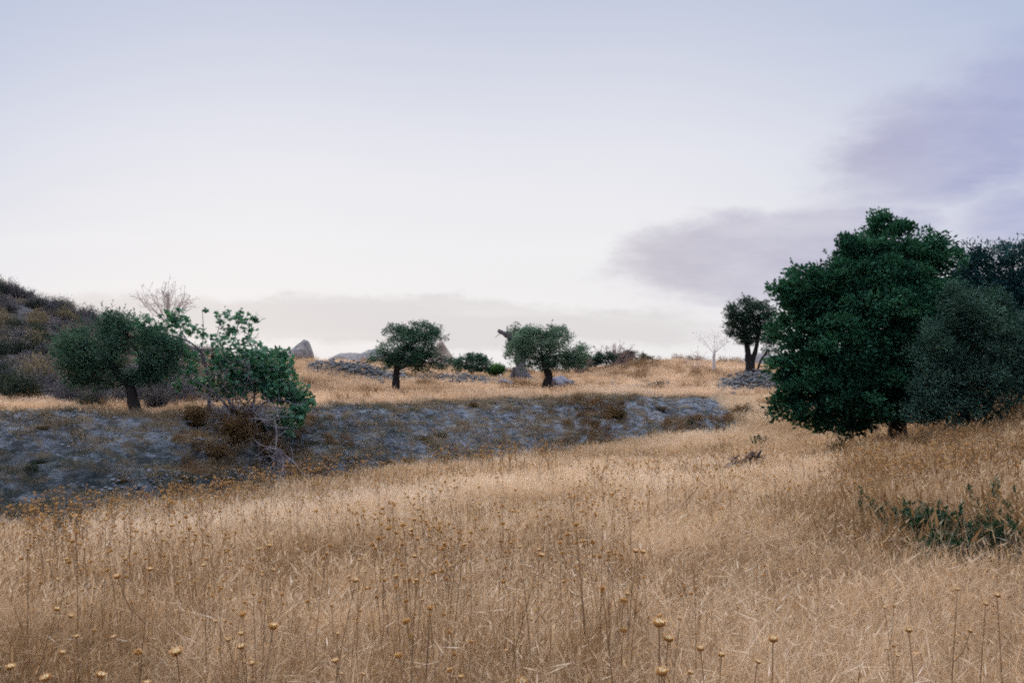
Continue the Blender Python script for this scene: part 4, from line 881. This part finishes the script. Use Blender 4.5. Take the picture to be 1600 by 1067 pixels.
def post(px, dist, h, rad, label, seed):
    r = rng(seed); x = (px - 800) / F * dist; b = np.array([x, dist, hz(x, dist)]); T = Tubes(); T.add([[0, 0, -.1], [r.normal(0, .01), 0, h * .5], [r.normal(0, .03), 0, h]], rad, rad * .8, 8, r, .06)
    i0 = T.n - 8; o = mk('wooden_post', np.concatenate(T.V), [np.concatenate(T.Q), np.arange(i0, i0 + 8)[None]], M['bark_pale'] if rad < .06 else M['log']); o.location = b; return tag(o, label, 'post')
post(782, 46, .62, .04, 'short white post in front of the bright green shrub', 1)
post(803, 49, .85, .075, 'short dark wooden post left of the ancient trunk', 2)
post(958, 42, .55, .025, 'thin white stake standing alone in the terrace grass', 3)
def debris():
    r = rng(91); x = (1165 - 800) / F * 16.6; b = np.array([x, 16.6, hz(x, 16.6) + .14]); T = Tubes()
    root = thing('dead_branch_pile', b, 'small tangle of dark dead branches lying in the meadow before the oak', 'branch pile')
    root.scale = (1.15, 1.15, .9)
    T.add([[-.06, .05, .04], [.03, .02, .18], [.06, 0, .30], [.14, 0, .40]], .075, .035, 10, r, .25, flare=.05); T.obj('log', M['log'], root)
    for ln in ([[.02, 0, .1], [.16, 0, .26], [.26, .03, .44]], [[-.34, .05, .06], [-.18, 0, .18], [.02, -.05, .26]], [[-.1, .1, .0], [-.2, .05, .20], [-.1, 0, .34]], [[-.3, .0, .10], [-.1, -.1, .20], [.12, -.1, .22]], [[.2, 0, .08], [.16, 0, .25], [.24, 0, .42]], [[-.15, .1, .05], [.05, 0, .3], [.3, 0, .3]], [[.02, -.1, .05], [.2, 0, .12], [.32, 0, .36]]):
        T = Tubes(); T.add(ln, .034, .014, 6, r, .1)
        for j in range(6):
            p0 = np.array(ln[1]); d_ = unit(r.normal(0, 1, 3) + [0, 0, .3]); T.add([p0, p0 + d_ * .14], .008, .004, 4)
        T.obj('branch', M['log'], root)
debris()

# ------------------------------------------------------------------ thistles
def head_mesh(seed, size=.0115, nb=22, hi=True):
    """seed head: bulb of bracts, spreading dry rays, pale floss. Origin at the stem joint, axis +Z."""
    r = rng(seed); V, Q, ti = [], [], []; n0 = 0
    k = 10 if hi else 6; prof = [(0, .2), (.12, .75), (.45, 1.1), (.8, 1.2), (.95, 1.0)] if hi else [(0, .2), (.8, 1), (1.5, .7)]
    for z, rr in prof:
        a = np.linspace(0, 6.283, k, endpoint=False); V.append(np.stack([np.cos(a) * rr * size * .8, np.sin(a) * rr * size * .8, np.full(k, z * size)], 1)); ti.append(np.clip(.1 + .25 * z + r.normal(0, .1, k), 0, 1))
    for i in range(len(prof) - 1):
        j = np.arange(k); Q.append(np.stack([i * k + j, i * k + (j + 1) % k, (i + 1) * k + (j + 1) % k, (i + 1) * k + j], 1))
    n0 = len(prof) * k; V = np.concatenate(V); ti = np.concatenate(ti); Q = np.concatenate(Q)
    for ring, (z0, tilt, L_) in enumerate([(.3, 1.1, .7), (.6, .85, .75), (.85, .6, .7)] if hi else [(1.1, .8, 1.2)]):
        m_ = nb if hi else 8; a = np.arange(m_) / m_ * 6.283 + ring + r.normal(0, .08, m_)
        C = np.stack([np.cos(a) * size * .72, np.sin(a) * size * .72, np.full(m_, z0 * size)], 1); D = np.stack([np.cos(a) * math.sin(tilt), np.sin(a) * math.sin(tilt), np.full(m_, math.cos(tilt))], 1); D = unit(D + r.normal(0, .12, (m_, 3)))
        S = np.stack([-np.sin(a), np.cos(a), np.zeros(m_)], 1) * size * .2; L = size * L_ * r.uniform(.75, 1.2, m_)[:, None]
        v = np.stack([C - S * .7, C + S * .7, C + D * L * .55 + S, C + D * L, C + D * L * .55 - S], 1).reshape(-1, 3)
        o = len(V) + np.arange(m_)[:, None] * 5; Q = np.concatenate([Q, o + [0, 1, 2, 4]]); tr = o + [4, 2, 3]
        V = np.concatenate([V, v]); ti = np.concatenate([ti, np.tile([.25, .25, .45, .70, .45], m_) + r.normal(0, .07, m_ * 5)])
        trs = tr if ring == 0 else np.concatenate([trs, tr])
    return V, Q, trs, np.clip(ti, 0, 1)
def floss_mesh(seed, size=.0098, n=80):
    r = rng(seed); a = r.uniform(0, 6.283, n); e = np.abs(r.normal(0, .6, n)); D = np.stack([np.cos(a) * np.sin(e), np.sin(a) * np.sin(e), np.cos(e)], 1)
    C = np.stack([np.cos(a) * size * .45, np.sin(a) * size * .45, np.full(n, size * .75)], 1)
    return leaves(C, D, size * r.uniform(.6, 1.0, n), np.full(n, size * .22), r, r.uniform(.2, 1, n))
HEADS, FLOSS = [], []
for i in range(5):
    V, q, t3, ti = head_mesh(600 + i); o = mk('flower_head', V, [q, t3], M['head'], parent=False, attrs={'tint': ti}); HEADS.append(o.data); bpy.data.objects.remove(o)
    V, q, ti = floss_mesh(620 + i); o = mk('floss', V, [q], M['floss'], parent=False, attrs={'tint': ti}); FLOSS.append(o.data); bpy.data.objects.remove(o)
def stalk_plan(seed, nheads, spread=.09):
    """main stem to height 1 plus side stems; returns lines, head points and axes"""
    r = rng(seed); bend = r.normal(0, .085, 2); lines = [[np.array([0, 0, -.05]), np.array([bend[0] * .3, bend[1] * .3, .5]), np.array([bend[0], bend[1], 1.0])]]
    hd = [(lines[0][-1], unit(np.array([bend[0] * 1.5, bend[1] * 1.5 - .12, 1])))]
    for i in range(nheads - 1):
        f = r.uniform(.55, .88); p0 = lines[0][0] * 0 + smoothline(lines[0], 30)[int(f * 29)]; a = r.uniform(0, 6.28)
        e = np.array([p0[0] + math.cos(a) * spread * r.uniform(.6, 1.3), p0[1] + math.sin(a) * spread, min(1.03, p0[2] + r.uniform(.08, .25))])
        lines.append([p0, (p0 + e) / 2 + np.array([math.cos(a), math.sin(a), -.4]) * .02, e]); hd.append((e, unit(np.array([math.cos(a) * .35, math.sin(a) * .35, 1]))))
    return lines, hd
def rotto(v):
    import mathutils
    return mathutils.Vector((0, 0, 1)).rotation_difference(mathutils.Vector([float(c) for c in v]))
def thistle(x, y, h, nheads, seed, label, group=None, hs=1.0, link=True, open_=True):
    r = random.Random(seed); lines, hd = stalk_plan(seed, nheads, .09 / h)
    root = thing('thistle', (x, y, hz(x, y)), label, 'thistle', group); T = Tubes()
    for i, l in enumerate(lines): T.add([np.array(p) * h for p in l], 0.0028 if i == 0 else .0017, .0014, 5, steps=8)
    so = T.obj('stem', M['stem'], root); rl = rng(seed + 5); nl = int(rl.integers(6, 12)); f = rl.uniform(.15, .9, nl); L_ = smoothline(lines[0], 40)
    C = np.array([L_[int(q * 39)] * h for q in f]); Dl = unit(np.stack([rl.normal(0, 1, nl), rl.normal(0, 1, nl), rl.uniform(-.6, .8, nl)], 1))
    v, q, t = leaves(C, Dl, rl.uniform(.018, .05, nl), rl.uniform(.004, .009, nl), rl, rl.uniform(.1, .6, nl)); mk('leaf', v, [q], M['head'], root, attrs={'tint': t})['kind'] = 'stuff'
    for p, ax in hd:
        j = r.randrange(5); o = bpy.data.objects.new('flower_head', HEADS[j]); COL.objects.link(o); o.parent = root
        o.location = [float(c) * h for c in p]; o.rotation_mode = 'QUATERNION'; o.rotation_quaternion = rotto(ax); s = hs * .88 * r.uniform(.75, 1.15); o.scale = (s, s, s * r.uniform(.85, 1.1))
        if open_:
            fl = bpy.data.objects.new('floss', FLOSS[j]); COL.objects.link(fl); fl.parent = o
    return root
def copy_thistle(src, x, y, s, rz, label, group):
    c = src.copy(); COL.objects.link(c); c.location = (x, y, hz(x, y)); c.scale = (s, s, s); c.rotation_euler = (0, 0, rz); c['label'] = label; c['group'] = group
    for ch in src.children:
        d_ = ch.copy(); COL.objects.link(d_); d_.parent = c
        for g_ in ch.children:
            e_ = g_.copy(); COL.objects.link(e_); e_.parent = d_
    return c
HERO = [(1030, 972, 2.05, 1, 1.15, 'thistle with the largest pale open head, at the bottom right of centre'), (1044, 994, 2.05, 1, 1.1, 'thistle with a pale open head just below and right of the largest one'),
        (1095, 1010, 2.3, 2, 1.1, 'thistle with a white-tufted head right of the pair with the palest heads'), (1127, 1020, 2.7, 1, 1.05, 'thistle with a small white-tipped head between two bigger ones at the lower right'),
        (1208, 996, 2.25, 1, 1.15, 'thistle with a squarish golden head standing alone at the lower right'), (1184, 1030, 2.5, 1, 1.0, 'thistle with a closed ochre head left of the lone squarish one'),
        (1034, 1048, 2.0, 2, 1.05, 'thistle whose pale head nearly touches the bottom edge right of centre'), (816, 1063, 2.2, 1, 1.1, 'thistle with a golden head cut by the bottom edge at the centre'),
        (426, 978, 2.5, 1, 1.1, 'tall thistle with a cup-shaped head on a bare dark stalk at the lower left'), (276, 1016, 2.2, 2, 1.2, 'thistle with two stacked ochre heads at the lower left'),
        (377, 1008, 2.8, 1, 1.1, 'thistle with a brown head left of the tall bare stalk'), (394, 1034, 3.0, 1, .95, 'thistle with a small whitish head beside the tall bare stalk'),
        (525, 1030, 2.9, 1, 1.0, 'thistle with a golden head low in the bent grass'), (73, 1056, 2.3, 2, 1.1, 'thistle with two heads in the bottom left corner'), (229, 1064, 2.2, 2, 1.1, 'thistle with twin golden heads on the bottom edge at the left'),
        (120, 992, 3.2, 2, 1.0, 'thistle with pale heads at the left above the bottom corner'), (234, 888, 3.5, 3, 1.1, 'tall branched thistle with the highest stalk on the left side'),
        (993, 860, 3.9, 2, 1.1, 'tall thistle with flat twin heads on parallel stalks right of centre'), (1004, 861, 3.9, 1, 1.1, 'straight tall thistle immediately right of the flat twin heads'),
        (845, 866, 3.7, 2, 1.1, 'tall leaning thistle just right of the centre'), (812, 852, 3.9, 1, 1.0, 'tall straight thistle at the centre of the meadow'), (88, 950, 3.6, 3, 1.1, 'branching thistle with clustered brown heads at the far left'),
        (16, 1040, 2.6, 2, 1.1, 'thistle with heads cut by the left edge of the view'), (1496, 918, 3.4, 2, 1.0, 'thistle with pale heads in the grass at the lower right'), (1558, 928, 3.3, 1, 1.0, 'thistle with a single yellow head near the right edge'),
        (1540, 940, 3.3, 1, .9, 'small thistle left of the single yellow head near the right edge'), (1420, 982, 2.9, 2, .9, 'thistle with dull heads at the bottom right'), (555, 905, 3.6, 3, 1.0, 'thistle with three brown heads left of centre'),
        (650, 905, 3.6, 2, 1.0, 'thistle with two stacked brown heads near the centre left')]
for i, (px, py, dist, n, hs, lab) in enumerate(HERO):
    p = P(px, py, dist); g = hz(p[0], dist); h = max(.3, p[2] - g - .01)
    t = thistle(p[0], dist, h, n, 700 + i, lab, hs=hs, open_=True)
    # move the stem foot so that the main head lands at its place
    lines, hd = stalk_plan(700 + i, n, .09 / h); t.location = (float(p[0] - hd[0][0][0] * h), float(dist - hd[0][0][1] * h), t.location[2])
SRC = [thistle(0, 0, .92, nh, 760 + i, 'x', 'thistles', hs=1.15, open_=(i % 3 == 0)) for i, nh in enumerate([1, 2, 2, 3, 3, 4, 4, 5])]
r_ = rng(800); used = 0
def tdens(px, d_): 
    a = .25 + .9 * float(sstep(760, 500, np.array(px))) + .55 * float(sstep(380, 420, np.array(abs(px - 520)) * -1 + 800) * 0) + (.75 if 640 < px < 1010 else 0)
    return min(1, a) * (.55 if px > 1050 else 1)
tot = 300 - len(HERO)
GL = {0: ('dried thistle stalk with small brown seed heads in the near left of the meadow', 'thistles in the near left of the meadow'),
      1: ('dried thistle stalk with small brown seed heads in the near centre of the meadow', 'thistles in the near centre of the meadow'),
      2: ('dried thistle stalk with small tan seed heads in the right of the meadow', 'thistles in the right of the meadow')}
first = {}
while used < tot:
    dist = 2.6 + 7.5 * r_.uniform() ** .8; px = r_.uniform(-30, 1630)
    if r_.uniform() > tdens(px, dist): continue
    x = (px - 800) / F * dist; cl = fbm(np.array([x * 1.6]), np.array([dist * 1.6]), 90, 2)[0]
    if cl < .42: continue
    g = 0 if px < 600 else 1 if px < 1050 else 2; lab, gr = GL[g]; i = int(r_.integers(0, 8)); lab = lab.replace('small', ['one small', 'two small', 'three small', 'four small', 'five small'][[0, 1, 1, 2, 2, 3, 3, 4][i]]).replace('one small brown seed heads', 'one small brown seed head').replace('one small tan seed heads', 'one small tan seed head'); s = r_.uniform(.60, .95) * (.85 if px > 1050 else 1); rz = r_.uniform(0, 6.28)
    if i not in first:
        t = SRC[i]; first[i] = 1; t.location = (x, dist, hz(x, dist)); t.scale = (s, s, s); t.rotation_euler = (0, 0, rz); t['label'] = lab; t['group'] = gr
    else: copy_thistle(SRC[i], x, dist, s, rz, lab, gr)
    used += 1
# the rest of the thistles, far too many to count: one mesh
def far_thistles():
    r = rng(850); Vs, Qs, Ts, Ti, mi = [], [], [], [], []; n0 = 0; qm = []; tm = []
    HV, HQ, HT, HI = head_mesh(640, hi=False); done = 0
    V_, Q_, T_, I_, QM, TM = [], [], [], [], [], []
    while done < 800:
        mode = r.uniform()
        if mode < .68: dist = r.uniform(7.5, 19); px = r.uniform(0, 1600)
        elif mode < .88:                                           # rim of the meadow against the bank
            px = 880 * r.uniform() ** .6; dist = np.interp(px, [0, 500, 850], [11.3, 18, 25]) + r.uniform(-2.2, .6)
        else: dist = r.uniform(8, 15); px = r.uniform(1330, 1620)
        x = (px - 800) / F * dist; t, _ = bank(np.array([x]), np.array([dist]))
        if t[0] > .02: continue
        if r.uniform() > (1 if px < 1000 else .6) or fbm(np.array([x * .9]), np.array([dist * .9]), 95, 2)[0] < .42: continue
        h = r.uniform(.45, .78); nh = int(r.integers(1, 5)); lines, hd = stalk_plan(int(r.integers(0, 10 ** 6)), nh, .1 / h); T = Tubes(); b = np.array([x, dist, hz(x, dist)])
        ws = max(.0024, dist * .00024)
        for i, l in enumerate(lines): T.add([np.array(p) * h for p in l], ws, ws * .6, 3, steps=4)
        v = np.concatenate(T.V) + b; q = np.concatenate(T.Q) + n0; V_.append(v); Q_.append(q); QM.append(np.zeros(len(q), int)); I_.append(np.full(len(v), .3)); n0 += len(v)
        for p, ax in hd:
            s = r.uniform(.85, 1.25) * (1 + .018 * dist); R = np.array(rotto(ax).to_matrix()); v = (HV * s) @ R.T + p * h + b
            V_.append(v); Q_.append(HQ + n0); QM.append(np.ones(len(HQ), int)); T_.append(HT + n0); TM.append(np.ones(len(HT), int)); I_.append(np.clip(HI - r.uniform(-.1, .25), 0, 1)); n0 += len(v)
        done += 1
    o = mk('thistles', np.concatenate(V_), [np.concatenate(Q_), np.concatenate(T_)], [M['stem'], M['head']], attrs={'tint': np.concatenate(I_)}, midx=np.concatenate(QM + TM))
    tag(o, 'countless small distant dried thistle stalks spread through the meadow', 'thistles', None, 'stuff')
far_thistles()
